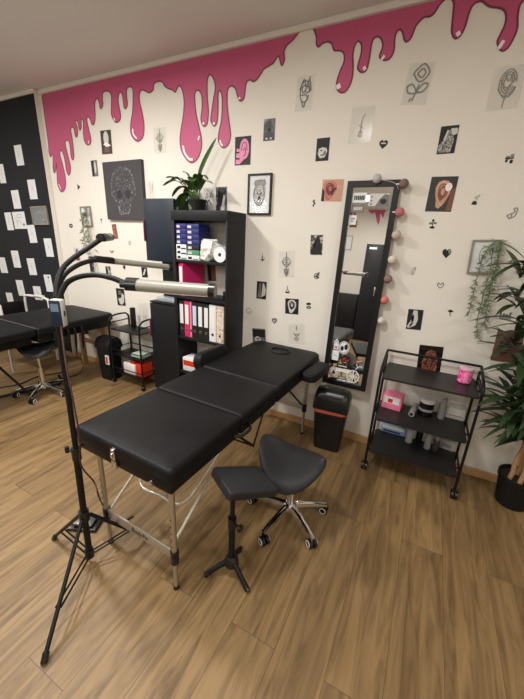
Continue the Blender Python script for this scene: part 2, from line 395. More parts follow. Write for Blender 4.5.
poster('colour photo of a pierced ear partly hidden behind the end of the gooseneck lamp head', [(112.5, 224.5), (116.6, 223.8), (117.6, 238.5), (113.5, 239)], M_skin2, [(M_flesh, 'fill', ell(.5, .5, .3, .38)), (M_ink, 'line', [(.3, .6), (.6, .7), (.6, .3)], .008)])
poster('narrow black and white photo just below the hanging vine, partly behind the lamp bar', [(87.7, 256), (92, 256.5), (96, 273), (91.5, 273)], bw(3), [(M_ink, 'fill', [(.05, .1), (.6, .1), (.5, .9), (.05, .9)])])
poster('pale pencil sketch sheet right of the narrow photo under the vine', [(92.6, 258), (96.8, 258), (100, 273.8), (96, 273.5)], M_pale, [(M_greyink, 'line', [(.2, .2), (.5, .8), (.8, .3)], .006), (M_greyink, 'line', [(.3, .5), (.7, .55)], .006)])
poster('tall dark photo with two pale stripes just above the middle of the long lamp neck', [(105.2, 266), (110.4, 266.4), (112, 280), (107.2, 280)], bw(5), [(M_ink, 'fill', [(.06, .05), (.4, .05), (.4, .95), (.06, .95)]), (M_pale, 'fill', [(.5, .1), (.62, .1), (.62, .9), (.5, .9)])])
poster('dark photo with a white slash left of the tall black cupboard niche', [(141, 267), (146.8, 267), (148.2, 277.6), (142.6, 277.2)], M_ink, [(M_pale, 'fill', [(.15, .25), (.4, .2), (.8, .75), (.6, .85)])])
poster('black and white photo of a tattooed bent arm above the small left trolley', [(115.8, 288), (123.8, 288.8), (126, 306), (118, 305)], M_ink, [(M_pale, 'fill', [(.3, .1), (.55, .05), (.85, .2), (.95, .6), (.7, .75), (.55, .45), (.35, .55), (.15, .4)]), (M_mid, 'fill', ell(.45, .75, .2, .14))])
def sheet(label, px, lines, ink=M_greyink, w=.004, hi=None):
    return poster(label, px, M_sheet, [(ink, 'line', l, w) for l in lines] + ([(M_white, 'fill', hi)] if hi else []), 'drawing', 'clear_drawing_sheet')
orn = lambda: [ell(.5, .62, .22, .14), ell(.5, .62, .1, .07), [(.5, .95), (.5, .05)], [(.2, .62), (.5, .4), (.8, .62)], [(.35, .35), (.5, .15), (.65, .35)], [(.5, .35), (.38, .22), (.5, .08), (.62, .22), (.5, .35)]]
sheet('clear sheet with a faint symmetrical ornament, above and right of the dark canvas', [(152.9, 128.2), (165.3, 127), (166.8, 152.5), (154.8, 153.5)], orn(), M_greyink, .005)
sheet('very faint drawing sheet squeezed between the dark canvas and the black cupboard', [(147.5, 181), (154.5, 180.5), (155.8, 200), (149, 200.5)], [[(.3, .3), (.3, .9)], [(.6, .4), (.7, .9)], [(.4, .6), (.8, .7)]], M_lightink)
sheet('faint pencil sheet on the wall behind the left trolley handle', [(139, 303), (149, 303.5), (150.5, 331), (141, 330)], [[(.3, .2), (.5, .9)], [(.6, .2), (.7, .8)], [(.3, .5), (.8, .55)]], M_lightink)
# --- prints behind the pot plant
poster('pale ink drawing directly behind the pot plant on the bookcase', [(203.5, 188), (213.5, 187.5), (213.5, 212), (203.5, 212)], M_pale, [(M_greyink, 'line', [(.1, .3), (.4, .8), (.5, .4), (.9, .9)], .008), (M_ink, 'line', [(.3, .1), (.5, .5), (.8, .3)], .008), (M_greyink, 'line', [(.2, .6), (.7, .65)], .006)], 'drawing', 'ink_drawing')
poster('black and white photo with a dark arch, behind the right side of the pot plant', [(216, 187), (227.3, 186.6), (227, 211.5), (216, 211.5)], bw(11, 16), [(M_ink, 'fill', [(.1, .05), (.35, .05), (.75, .8), (.95, .95), (.2, .95)]), (M_pale, 'fill', [(.45, .05), (.7, .05), (.85, .6), (.7, .7)])])
poster('brown photo on the wall seen through the open bookcase above the ring binders', [(207.6, 263.5), (216, 263.5), (215.4, 281), (207.4, 281)], M_skin2, [(M_ink, 'fill', [(.1, .05), (.5, .05), (.4, .95), (.1, .95)])])
# --- middle
poster('pink and black photo of an ear held by a hand, above the tiger frame', [(235.3, 137.2), (251, 135.6), (250.7, 164.6), (234.8, 165.6)], M_ink,
       [(M_earink, 'fill', [(.05, .05), (.3, .03), (.6, .2), (.5, .5), (.12, .6)]), (M_earink, 'fill', ell(.6, .56, .3, .36))] + [(mat('dark rose ink', (150, 66, 104), .5), 'line', l, .008) for l in ([(.42, .5), (.5, .75), (.7, .76), (.78, .5)], [(.55, .5), (.66, .6), (.68, .4), (.56, .3)])] + [(M_ink, 'line', [(.05, .68), (.3, .7)], .012), (M_ink, 'line', [(.05, .45), (.3, .45)], .01), (M_ink, 'line', [(.05, .25), (.32, .22)], .01)])
poster('dark moody photo of an ear in fog, upper right of the pink ear photo', [(264.4, 119.2), (275.8, 118.1), (274.3, 140.2), (263, 141.4)], photo_mat('fog print', [(.3, (20, 20, 21)), (.5, (56, 56, 58)), (.72, (150, 150, 150))], 7, 4), [(M_ink, 'line', [(.4, .45), (.55, .55), (.5, .4)], .01), (M_pale, 'fill', ell(.3, .1, .1, .05)), (M_pale, 'fill', ell(.68, .1, .09, .05))])
sheet('clear sheet with a scribbled floral beast drawing, leftmost of the sheets below the red drips', [(297.2, 76.5), (314.5, 74.5), (312.3, 110), (295.2, 112)], [ell(.5, .55, .26, .3), ell(.45, .62, .12, .1), [(.2, .6), (.4, .9), (.55, .7), (.75, .95)], [(.7, .9), (.85, .6), (.6, .5)], [(.35, .3), (.5, .1), (.6, .3)], [(.3, .45), (.6, .45), (.7, .3)], [(.5, .55), (.65, .7), (.8, .55)]], M_mid, .006)
poster("black and white photo of a person in a black beanie, above the mirror's left", [(317, 138.5), (330, 137.4), (328.3, 160.4), (315.6, 161.6)], M_ink, [(M_pale, 'fill', [(.15, .3), (.35, .12), (.7, .15), (.88, .4), (.8, .55), (.5, .6), (.2, .55)]), (M_mid, 'fill', [(.55, .2), (.8, .3), (.75, .45), (.6, .4)]), (M_ink, 'fill', ell(.4, .46, .07, .03)), (M_ink, 'line', [(.35, .26), (.6, .26)], .005)])
sheet('clear sheet with a strong white glare and a faint drawing, above the mirror', [(351.5, 107.2), (375, 105.8), (371.5, 142), (348.5, 144)], [[(.5, .2), (.5, .6), (.6, .8)], [(.4, .5), (.6, .4)], ell(.5, .25, .08, .08)], M_greyink, .004)
rose = [[(.42, .1), (.55, .5)], [(.25, .75), (.55, .55), (.85, .75), (.6, .97), (.35, .85), (.25, .75)], [(.4, .75), (.58, .65), (.7, .75), (.58, .86), (.4, .75)], [(.1, .45), (.3, .5), (.5, .3), (.2, .3), (.1, .45)], [(.5, .3), (.7, .5), (.9, .48), (.75, .32), (.5, .3)], [(.3, .08), (.35, .18)]]
sheet('clear sheet with a bold grey rose, middle of the three clear sheets at upper right', [(407.6, 63.6), (433.2, 62.6), (428.7, 104), (402.5, 105.8)], rose, M_greyink, .008)
sheet('clear sheet with a tall flower bud drawing near the top right corner', [(493.3, 68), (526, 64), (519.3, 107.5), (486.2, 112)], [[(.5, .05), (.55, .5)]] + [ell(.52+.0*i, .62, .26-.07*i, .3-.06*i) for i in range(3)] + [[(.25, .5), (.45, .3), (.5, .3)], [(.8, .5), (.65, .3), (.5, .3)], [(.3, .7), (.5, .5), (.75, .7)], [(.4, .85), (.52, .65), (.65, .85)]], M_greyink, .0045)
poster('black and white photo of a tattooed hand, right of the heart sticker', [(441, 126.8), (459.3, 124.7), (454.5, 153.2), (436.7, 154.3)], M_ink, [(M_pale, 'fill', [(.35, .55), (.6, .9), (.95, .9), (.98, .7), (.6, .6)]), (photo_mat('speckle print', [(.4, (40, 40, 40)), (.6, (190, 188, 185))], 90, 2), 'fill', [(.05, .05), (.75, .04), (.85, .5), (.6, .85), (.35, .6), (.05, .3)]), (M_pale, 'line', [(.3, .5), (.45, .85)], .01)])
poster('large colour photo of an ear with a painted white glare, right of the mirror', [(431.7, 176.8), (458.5, 176.3), (451.2, 211.8), (425, 211.4)], mat('print charcoal', (30, 27, 26), .35), [(M_skin2, 'fill', [(.78, .03), (.98, .03), (.98, .72), (.85, .6)])] + ear(M_skin, M_skin2, .52, .5, 1.05, 0, mat('printed light skin', (224, 184, 158), .5)) + [(M_white, 'fill', ell(.72, .7, .13, .12))])  # white ellipse is lamp glare put into the print's colour
poster('colour close up photo of a red pierced ear left of the mirror top', [(323, 179.6), (344, 179.2), (341.7, 201.4), (321, 201.4)], M_skin, [(M_ink, 'fill', [(.01, .01), (.16, .01), (.12, .5), (.01, .6)])] + ear(M_flesh, mat('print dark red', (110, 34, 34), .5), .38, .5, 1.15, 0, M_skin) + [(M_ink, 'line', [(.48, .3), (.6, .55), (.7, .6)], .009)])
poster('dark photo of tree like shapes, right of the framed tiger drawing and lower', [(311, 235), (323.2, 234.8), (322, 255), (310, 254.8)], bw(8), [(M_ink, 'fill', [(.05, .02), (.95, .02), (.95, .3), (.7, .95), (.5, .95), (.35, .4), (.05, .3)])])
poster('black and white photo of a bent arm, below the pendant cross sticker', [(257.2, 281), (266.7, 282), (266.1, 299.6), (256.2, 298.3)], M_ink, [(M_mid, 'fill', [(.1, .1), (.5, .05), (.45, .9), (.3, .9), (.3, .4)]), (M_pale, 'fill', [(.5, .1), (.9, .25), (.95, .55), (.75, .9), (.62, .9), (.72, .5)])])
poster('black and white close up photo of an ear, right of the bent arm photo', [(285.8, 298.3), (299.4, 299.2), (297.8, 314.5), (284.8, 313.4)], M_ink, ear(M_pale, M_ink, .5, .5, 1.15))
poster('black and white photo at the far end of the central table, lowest there', [(253, 328), (266, 329.3), (265.6, 346), (252.2, 345)], M_mid, [(M_ink, 'fill', [(.05, .5), (.95, .5), (.95, .95), (.05, .95)]), (M_pale, 'fill', ell(.4, .35, .22, .2)), (M_ink, 'line', [(.3, .35), (.45, .45), (.5, .3)], .008)])
sheet('clear sheet with a long jewel ornament drawing, left of the mirror at half height', [(279.7, 251), (295.7, 251), (293.4, 277.7), (277.6, 277.3)], orn(), M_mid, .005)
sheet('clear sheet with a small crowned ornament just above the far end of the massage table', [(289.2, 323.5), (305.8, 324.6), (304, 344.5), (287.7, 342.6)], [[(.3, .55), (.4, .45), (.5, .5), (.6, .45), (.7, .55)], [(.3, .55), (.5, .38), (.7, .55)], [(.5, .9), (.5, .7)], ell(.5, .25, .12, .06)], M_mid, .006)
# --- right of the mirror
poster("black and white photo of a pale bent arm above the right trolley's left end", [(408.4, 308.9), (423.8, 310.1), (420.5, 330.2), (405.9, 328.7)], M_ink, [(M_pale, 'fill', [(.03, .12), (.45, .3), (.45, .6), (.35, .95), (.62, .95), (.72, .5), (.6, .22), (.2, .05)])])
poster('copper coloured photo of an ear on black, behind the rail of the three shelf trolley', [(420, 344.4), (443.8, 347.3), (438.2, 382), (415, 379)], mat('print black glossy', (20, 15, 14), .25), [(photo_mat('copper print', [(.36, (26, 16, 14)), (.5, (116, 62, 46)), (.66, (206, 128, 102))], 45, 9, 2.5), 'fill', [(.22, .26), (.5, .18), (.82, .3), (.84, .6), (.7, .86), (.48, .9), (.3, .78), (.18, .52)]), (M_ink, 'line', [(.35, .45), (.5, .75), (.66, .62), (.55, .4)], .008)])
poster('brown leather coloured print with a swirl drawing, behind the tall palm leaves', [(497.7, 330.2), (524, 333), (518, 364), (490.3, 360)], M_brownprint, [(mat('swirl print', (70, 44, 38), .5), 'line', l, .01) for l in (ell(.4, .5, .2, .22), ell(.38, .5, .1, .1), [(.3, .85), (.5, .6), (.6, .9)], [(.3, .2), (.5, .35)])])
# --- papers on the dark wall
dark = [
 ([(14, 145.5), (21.5, 144.6), (24, 165), (17.2, 166)], 'topmost flash sheet on the dark wall'),
 ([(-2, 164.4), (3.1, 164), (6.4, 183), (0, 183.4)], 'flash sheet cut by the left picture edge, the higher of the two there'),
 ([(27.2, 179.8), (34.8, 179.4), (37.9, 199), (30.3, 199.4)], 'flash sheet above the small framed blue picture on the dark wall'),
 ([(11.2, 190.5), (18.6, 190), (21.2, 208.4), (14, 209)], 'flash sheet just above the wide drawing of flowers on the dark wall'),
 ([(4.3, 212.6), (11, 212.3), (13.9, 230), (7.9, 230.3)], 'flash sheet touching the left edge of the wide flower drawing'),
 ([(27.9, 225.2), (34.8, 224.9), (37, 242.6), (29.3, 242.8)], 'flash sheet tucked under the lower left corner of the framed blue picture'),
 ([(43.9, 238.6), (51.2, 238.3), (54, 257), (46.5, 256.5)], 'flash sheet right under the framed blue picture, next to the white corner'),
 ([(11.5, 250.8), (18.6, 250.8), (20.8, 267.7), (13.6, 267.2)], 'flash sheet two rows below the wide flower drawing'),
 ([(-2, 257.5), (5.3, 257.5), (7.6, 273), (1.4, 272.7)], 'flash sheet cut by the left picture edge, the lower of the two there'),
 ([(27.2, 258.4), (34.4, 258.4), (36.8, 275), (29.3, 274.8)], 'flash sheet directly left of the sheet with a dark dot, slightly higher'),
 ([(44, 274.7), (50.8, 274.7), (53.7, 291.9), (46.5, 291.3)], 'flash sheet with a dark dot at its top, nearest the lamp controller'),
 ([(16.2, 280), (22.9, 280.4), (25.3, 295.9), (18.6, 295.4)], 'flash sheet above the curved white armrest of the white chair'),
 ([(33.2, 286), (40.4, 286.7), (42.6, 300), (35, 299.6)], 'flash sheet partly behind the white chair, right of its curved armrest'),
 ([(6, 292.6), (12.2, 293), (14.3, 305), (8.2, 304.5)], 'lowest flash sheet on the dark wall, left of the white chair')]
for i, (px, lb) in enumerate(dark):
    sh = [(M_lightink, 'line', [(.3+.1*R.random(), .75), (.5, .5+.2*R.random()), (.4+.3*R.random(), .3)], .004), (M_lightink, 'line', [(.35, .45), (.65, .6)], .004)]
    if i == 10: sh = [(M_ink, 'fill', ell(.62, .84, .1, .06)), (M_lightink, 'line', [(.4, .5), (.6, .7)], .006)]
    poster('white '+lb, px, M_paper, sh, 'paper', 'flash_sheet', Y=DW, group='white flash sheets on the dark wall')
poster('wide white sheet with a grey flower drawing, left of the framed blue picture', [(12.2, 212), (24.6, 211.6), (26.9, 228.6), (15, 229)], M_paper, [(M_greyink, 'line', ell(.55, .75, .2, .1), .005), (M_greyink, 'line', [(.2, .7), (.3, .4), (.25, .2)], .005), (M_greyink, 'line', [(.3, .35), (.5, .5), (.6, .3)], .005), (M_greyink, 'fill', ell(.8, .25, .1, .07))], 'drawing', 'drawing_sheet', Y=DW)

# ---- small stickers straight on the wall
def sticker(label, cx, cy, w, h, shapes, cat='sticker'):
    c = square_up([W(cx-w/2, cy-h/2)+NW*.0006, W(cx+w/2, cy-h/2)+NW*.0006, W(cx+w/2, cy+h/2)+NW*.0006, W(cx-w/2, cy+h/2)+NW*.0006])
    q = UV(c); bm = new(); mats = []
    draw(bm, q, shapes, 0, mats)
    return simple('wall_sticker', bm, mats, label, cat, None, smooth=False)
def heart(m): return [(m, 'fill', [(.5, 0), (.08, .45), (.02, .72), (.18, .96), (.38, .96), (.5, .8), (.62, .96), (.84, .96), (.98, .72), (.92, .45)])]
sticker('black heart sticker with a pale inscription band, below the sheet with the glare', 383.3, 144.5, 9, 9, heart(M_ink)+[(M_pale, 'fill', [(.22, .55), (.78, .55), (.75, .7), (.25, .7)])])
sticker('black heart shaped sticker with a grey half, left of the framed vine drawing', 446.6, 253.5, 9.5, 9.5, heart(M_ink)+[(M_greyink, 'fill', [(.62, .9), (.84, .92), (.95, .7), (.75, .4), (.68, .6)])])
sticker('outlined grey heart sticker just above the ring stickers, right of the bookcase', 274.5, 321, 6, 6, heart(M_mid)+[(M_pale, 'line', [(.3, .7), (.5, .4), (.7, .7)], .006)])
sticker('tiny black triangle sticker left of the dark canvas', 78.8, 187, 3, 6, [(M_ink, 'fill', [(.1, 0), (1, .5), (.1, 1)])])
sticker('small round black and white sticker nearest the white wall corner on the left', 71, 225.8, 3.6, 4.2, [(M_ink, 'fill', ell(.5, .5, .5, .5)), (M_pale, 'fill', ell(.5, .5, .2, .2))])
sticker('tiny figure sticker between the small framed vine and the dark canvas corner', 101.4, 221, 3, 4.4, [(M_mid, 'line', [(.5, 0), (.5, .9)], .008), (M_ink, 'fill', ell(.5, .85, .3, .15))])
sticker('pale butterfly sticker below the lower right corner of the dark canvas', 130, 243, 3.4, 4.8, [(M_lightink, 'line', ell(.5, .5, .4, .4), .008), (M_greyink, 'line', [(.2, .2), (.8, .8)], .006)])
sticker('small grey winged sticker just right of the uppermost lamp head', 112, 251.5, 4, 4, [(M_mid, 'line', [(0, .7), (.5, .4), (1, .7)], .01), (M_greyink, 'line', [(.2, .2), (.8, .25)], .008)])
sticker('tiny black leaf sticker just under the straight middle lamp bar', 124.3, 267.2, 2.4, 4, [(M_ink, 'fill', ell(.5, .5, .5, .5))])
sticker('tiny grey twig sticker under the hanging vine left of the lamp neck', 96.5, 251, 3.4, 4, [(M_greyink, 'line', [(0, 1), (1, 0)], .01), (M_greyink, 'line', [(.3, .4), (.8, .7)], .008)])
sticker('small black figure eight sticker between the tiger frame and the red ear photo', 314, 203.3, 3.2, 6.5, [(M_ink, 'line', [(.7, 1), (.2, .8), (.8, .5), (.3, .25), (.5, 0)], .008)])
sticker('black pendant cross sticker right of the bookcase top shelf', 262.5, 257.8, 6.5, 8, [(M_ink, 'line', [(.5, 1), (.5, 0)], .005), (M_ink, 'fill', [(.05, .42), (.5, .08), (.95, .42), (.5, .3)]), (M_ink, 'line', [(.3, .6), (.7, .6)], .004)])
sticker('round scribbled black sticker below the dark tree photo', 317, 275.4, 6, 6.5, [(M_ink, 'line', ell(.45, .4, .4, .38), .006), (M_ink, 'line', [(.2, .3), (.6, .6), (.9, 1)], .008), (M_ink, 'fill', ell(.55, .3, .18, .16))])
sticker('small outlined bottle sticker above the black and white ear close up', 287.5, 289.5, 5, 7.5, [(M_mid, 'line', [(.5, 1), (.5, .6), (.1, .1), (.9, .1), (.5, .6)], .005), (M_ink, 'fill', ell(.5, .14, .4, .1))])
sticker('sticker of two stacked black lips right of the black and white ear close up', 308.7, 305.7, 5, 6.5, [(M_ink, 'fill', ell(.5, .78, .48, .2)), (M_ink, 'fill', ell(.5, .24, .48, .22)), (M_pale, 'fill', ell(.5, .24, .25, .06))])
sticker('pale ring face sticker next to the bookcase side, right of it', 249, 311, 5.5, 6.5, [(M_greyink, 'line', ell(.5, .5, .45, .45)+[(.95, .5)], .005), (M_mid, 'line', [(.3, .4), (.5, .3), (.7, .4)], .005)])
sticker('black bouquet sticker of small blots at the far upper right of the wall', 509.4, 159, 10, 10, [(M_mid, 'fill', ell(.3, .6, .25, .2)), (M_ink, 'fill', ell(.75, .25, .16, .2)), (M_ink, 'fill', ell(.25, .3, .14, .12)), (M_greyink, 'fill', ell(.7, .8, .2, .18)), (M_ink, 'line', [(.1, .5), (.9, .6)], .006)])
sticker('black half moon sticker with grey leaves, right of the large ear photo', 475.4, 200, 7.5, 10, [(M_ink, 'fill', [(.05, .05), (.75, .02), (.8, .25), (.6, .42), (.25, .4)]), (M_lightink, 'line', [(.3, .7), (.6, .75), (1, .98)], .009), (M_lightink, 'line', [(.55, .95), (.65, .5)], .007)])
sticker('black potted sprout sticker below the large ear photo', 432.7, 223.8, 8, 9.5, [(M_ink, 'fill', ell(.5, .12, .34, .12)), (M_ink, 'line', [(.5, .1), (.5, .9)], .005), (M_mid, 'fill', ell(.22, .55, .2, .12)), (M_mid, 'fill', ell(.8, .58, .2, .12)), (M_ink, 'fill', ell(.5, .85, .16, .12))])
sticker('grey outline sticker of a sitting figure near the right edge above the vine frame', 511.8, 213.8, 10, 11, [(M_greyink, 'line', [(.05, .35), (.5, .5), (.4, .05), (.05, .35)], .006), (M_greyink, 'line', [(.5, .5), (.75, .7), (.6, .95), (.95, .95), (.85, .3), (.4, .1)], .006)])
sticker('very pale leaf sticker between the cotton ball lights and the black heart', 413.8, 271, 5.5, 8, [(M_lightink, 'line', [(.3, 0), (.2, .5), (.7, 1), (.6, .4), (.3, 0)], .006), (M_greyink, 'line', [(.6, .7), (.9, .8)], .005)])
sticker('grey open heart outline sticker above the small tulip sticker', 440.4, 285.3, 7, 6.5, [(M_mid, 'line', [(.5, .05), (.1, .5), (.2, .9), (.5, .6), (.8, .9), (.95, .5), (.5, .05)], .005)])
sticker('small black and grey tulip sticker right of the pale bent arm photo', 450.6, 312.3, 7, 8, [(M_ink, 'fill', [(.05, .7), (.5, .85), (.95, .6), (.7, .5), (.3, .5)]), (M_greyink, 'line', [(.5, .5), (.4, .25), (.6, .05)], .006)])
sticker('grey grass tuft sticker left of the palm, under the vine tip', 505.7, 315, 12, 8.5, [(M_mid, 'line', [(.05, .1), (.1, .9)], .009), (M_mid, 'line', [(.3, .1), (.35, .7)], .01), (M_mid, 'line', [(.5, .1), (.6, .6)], .01), (M_mid, 'line', [(.7, .1), (.95, .8)], .01), (M_greyink, 'fill', [(0, 0), (1, 0), (.95, .25), (.05, .25)])])

# ---- framed pictures
def framed(name, label, px, fm, art, shapes, bw_=.012, dep=.018, Y=WY, cat='picture', glass=True, n=NW):
    c = square_up([W(x, y, Y) for x, y in px]); t = thing(name, label, cat, (c[2]+c[3])/2)
    a = (c[1]-c[0]).normalized(); b = (c[0]-c[3]).normalized(); q = UV(c)
    bm = new()
    cin = [c[0]+a*bw_-b*bw_, c[1]-a*bw_-b*bw_, c[2]-a*bw_+b*bw_, c[3]+a*bw_+b*bw_]
    for k in range(4):
        plate(bm, [c[k]+NW*.001, c[(k+1) % 4]+NW*.001, cin[(k+1) % 4]+NW*.001, cin[k]+NW*.001], NW, dep)
    obj('picture_frame', bm, fm, t, False)
    bm = new(); mats = [art]; cc = [p+NW*.002 for p in cin]; plate(bm, cc, NW, dep*.45); draw(bm, UV(cc), shapes, dep*.45, mats); obj('artwork', bm, mats, t, False)
    if glass:
        bm = new(); cc = [p+NW*(dep*.72) for p in cin]; plate(bm, cc, NW, .001); obj('glass', bm, M_glassy, t, False)
    return t
tig = [(photo_mat('speckle print pale', [(.4, (130, 128, 126)), (.62, (232, 230, 226))], 80, 6), 'fill', [(.26, .8), (.5, .84), (.76, .8), (.8, .6), (.72, .38), (.6, .24), (.42, .2), (.28, .34), (.2, .58)]), (M_mid, 'fill', [(.22, .78), (.28, .88), (.42, .86), (.6, .86), (.75, .9), (.78, .78), (.7, .74), (.3, .72)]), (M_ink, 'line', [(.28, .86), (.24, .78), (.34, .72)], .006), (M_ink, 'line', [(.74, .88), (.77, .78), (.66, .72)], .006)] + [(M_greyink, 'line', [(.3+.05*math.sin(i), .70-.05*i), (.45, .68-.055*i), (.62+.08*math.sin(i*2), .70-.052*i)], .005) for i in range(9)] + [(M_ink, 'line', [(.38, .55), (.46, .5)], .007), (M_ink, 'line', [(.6, .56), (.54, .5)], .007), (M_ink, 'fill', ell(.5, .42, .06, .03)), (M_mid, 'line', [(.3, .7), (.22, .5), (.3, .3), (.5, .2), (.66, .3), (.74, .5), (.68, .7)], .006), (M_ink, 'line', [(.42, .34), (.5, .38), (.58, .34)], .005)]
framed('framed_drawing', 'black framed tiger drawing on white paper right of the pot plant', [(249.2, 174.3), (273.4, 173.4), (270.7, 214.9), (248.2, 215)], M_blk, M_paper, tig)
framed('framed_drawing', 'pale framed pencil drawing half covered by the large vine on the right', [(472.9, 239.4), (502.4, 240), (496, 273.8), (466, 273.6)], mat('pewter frame', (140, 136, 120), .4), M_paper, [(M_greyink, 'line', ell(.5, .55, .2, .3), .005), (M_mid, 'line', [(.4, .3), (.5, .6), (.65, .7)], .006), (M_greyink, 'line', [(.35, .75), (.55, .85), (.7, .7)], .005)], .01)
framed('framed_drawing', 'small pale framed drawing with a short vine hanging over it, left of the dark canvas', [(81.6, 206.7), (91.5, 206.3), (92.9, 226.3), (83.3, 226.7)], mat('pewter frame', (0, 0, 0)), M_paper, [(M_lightink, 'line', [(.4, .3), (.5, .6), (.65, .7)], .006)], .01)
framed('framed_print', 'small framed blue grey picture on the dark wall, near the white corner', [(32.2, 206.6), (47.2, 206.1), (49.8, 224.8), (34.4, 225.2)], mat('pewter frame', (0, 0, 0)), mat('slate blue print', (46, 62, 76), .4, var=.4, vscale=18), [(M_silver, 'fill', ell(.7, .25, .05, .04)), (mat('slate light', (120, 140, 150), .5), 'line', [(.2, .6), (.5, .75), (.8, .6)], .008)], .012, Y=DW)
# dark canvas with the dotted skull
c = square_up([W(103.1, 163, WY-.02), W(142.2, 158.9, WY-.02), W(145.4, 220.4, WY-.02), W(109, 219.2, WY-.02)])
bm = new(); mats = [mat('charcoal canvas', (66, 63, 66), .75, bump=.15, bscale=220, var=.08, vscale=5), mat('dark canvas side', (42, 39, 40), .8), mat('dotted grey paint', (112, 111, 116), .7), mat('dotted pale paint', (186, 186, 192), .7), mat('canvas shade paint', (50, 47, 50), .8)]
plate(bm, [p+Vector((0, .018, 0)) for p in c], NW, .03, 0)
q = UV([p+NW*.0125 for p in c])
def skull_r(t):   # outline of a skull in u,v
    u = math.cos(t); v = math.sin(t)
    if v > -.15: wd = .33*abs(u)**.8
    elif v > -.5: wd = .33-.15*(-.15-v)/.35
    else: wd = .18-.05*(-.5-v)/.5
    if v < -.93: wd *= R.random()
    return (.5+wd*(1 if u > 0 else -1), .5+.41*v)
for e in (ell(.39, .44, .085, .075), ell(.62, .44, .085, .075), [(.47, .33), (.5, .4), (.53, .33)]):
    plate(bm, [q.p(u, v) for u, v in e], NW, .0004, 4)
for i in range(800):
    t = R.random()*2*PI; rr = math.sqrt(R.random()) if R.random() < .72 else .9+.1*R.random()
    u, v = skull_r(t); u = .5+(u-.5)*rr; v = .5+(v-.5)*rr
    if (u-.39)**2+(v-.44)**2 < .006 or (u-.62)**2+(v-.44)**2 < .006: continue
    s = .0018+.003*R.random()**2
    p = q.p(u, v, .0006)
    ax = Vector((1, 0, 0)); az = Vector((0, 0, 1))
    plate(bm, [p+ax*(s*math.cos(a))+az*(s*math.sin(a)) for a in (0, 1.05, 2.1, 3.14, 4.2, 5.24)], NW, .0003, 3 if (R.random() < .16 or v < .25 and R.random() < .4) else 2)
simple('skull_canvas', bm, mats, 'large charcoal canvas with a dotted pale skull, left of the black cupboard', 'painting', None, False)

# ---- hanging vines
def leaf(bm, base, d, n, L, w, bend=.25, mi=0, seg=5):
    """narrow blade leaf"""
    d = Vector(d).normalized(); n = Vector(n); s = d.cross(n)
    s = s.normalized() if s.length > 1e-6 else d.orthogonal().normalized(); n = s.cross(d).normalized()
    prev = None
    for i in range(seg+1):
        t = i/seg; c = Vector(base)+d*(L*t) - n*(bend*L*t*t)
        ww = w*max(.02, math.sin(PI*min(1, (t*.93+.07)))**.8)
        row = [bm.verts.new(c-s*ww/2+n*ww*.12), bm.verts.new(c-n*.0*ww), bm.verts.new(c+s*ww/2+n*ww*.12)]
        if prev:
            for k in (0, 1):
                f = bm.faces.new((prev[k], prev[k+1], row[k+1], row[k])); f.material_index = mi
        prev = row
def vine(label, strands, Lr, lw, n_per, seed):
    r = random.Random(seed); top = strands[0][0]
    t = thing('hanging_vine', label, 'plant', top)
    bs = new(); bl = new()
    for st in strands:
        sp = spline(st, 6); tube(bs, sp, .0022, 5)
        for i in range(n_per):
            k = r.random()*(len(sp)-1); a = sp[int(k)].lerp(sp[min(int(k)+1, len(sp)-1)], k % 1)
            d = Vector((r.uniform(-1, 1), r.uniform(-.9, -.05), r.uniform(-1.1, .35)))
            leaf(bl, a, d, Vector((0, -1, .3)), Lr*r.uniform(.6, 1.2), lw*r.uniform(.7, 1.2), r.uniform(.1, .4), seg=3)
    obj('stem', bs, mat('vine stem', (104, 96, 66), .6), t); obj('foliage', bl, M_vine, t)
    return t
o = Vector((0, -.03, 0))
vine('long grey green vine hanging over the pale framed drawing on the right', [[W(500, 240)+o, W(497, 262)+o*1.3, W(491, 285)+o*1.2, W(481, 312)+o*1.2], [W(492, 243)+o, W(490, 265)+o*1.4, W(484, 290)+o, W(477, 318)+o, W(477, 336)+o], [W(497, 240)+o, W(486, 250)+o*1.4, W(479, 268)+o, W(472, 296)+o, W(468, 313)+o], [W(501, 241)+o, W(494, 270)+o*1.5, W(488, 296)+o*1.2, W(484, 325)+o]], .029, .008, 85, 3)
vine('short green vine hanging over the small framed drawing left of the dark canvas', [[W(89, 207)+o, W(90, 220)+o*1.3, W(91, 236)+o, W(92, 254)+o*.8], [W(87, 212)+o, W(87, 228)+o*1.3, W(88, 246)+o]], .05, .014, 40, 5)

# ================================================================== MIRROR
tl = Vector((-.582, 2.285, 1.822)); trr = Vector((-.268, 2.285, 1.822)); br = Vector((-.258, 2.215, .463)); bl = Vector((-.572, 2.215, .463))
c = square_up([tl, trr, br, bl]); a = (c[1]-c[0]).normalized(); b = (c[0]-c[3]).normalized(); nm = a.cross(b)
if nm.y > 0: nm = -nm
t = thing('wall_mirror', 'tall black framed mirror leaning on the wall behind the black swing bin', 'mirror', (c[2]+c[3])/2)
fwid = .034
cin = [c[0]+a*fwid-b*fwid, c[1]-a*fwid-b*fwid, c[2]-a*fwid+b*fwid, c[3]+a*fwid+b*fwid]
bm = new()
for k in range(4):
    plate(bm, [c[k]-nm*.012, c[(k+1) % 4]-nm*.012, cin[(k+1) % 4]-nm*.012, cin[k]-nm*.012], nm, .03)
obj('mirror_frame', bm, M_blk, t, False)
bm = new(); plate(bm, [p-nm*.010 for p in cin], nm, .014); obj('mirror_glass', bm, M_mirror, t, False)
bm = new(); mid = (c[0]+c[1])/2; mb = (c[2]+c[3])/2
q = UV([p+nm*.0045 for p in cin], n=nm)
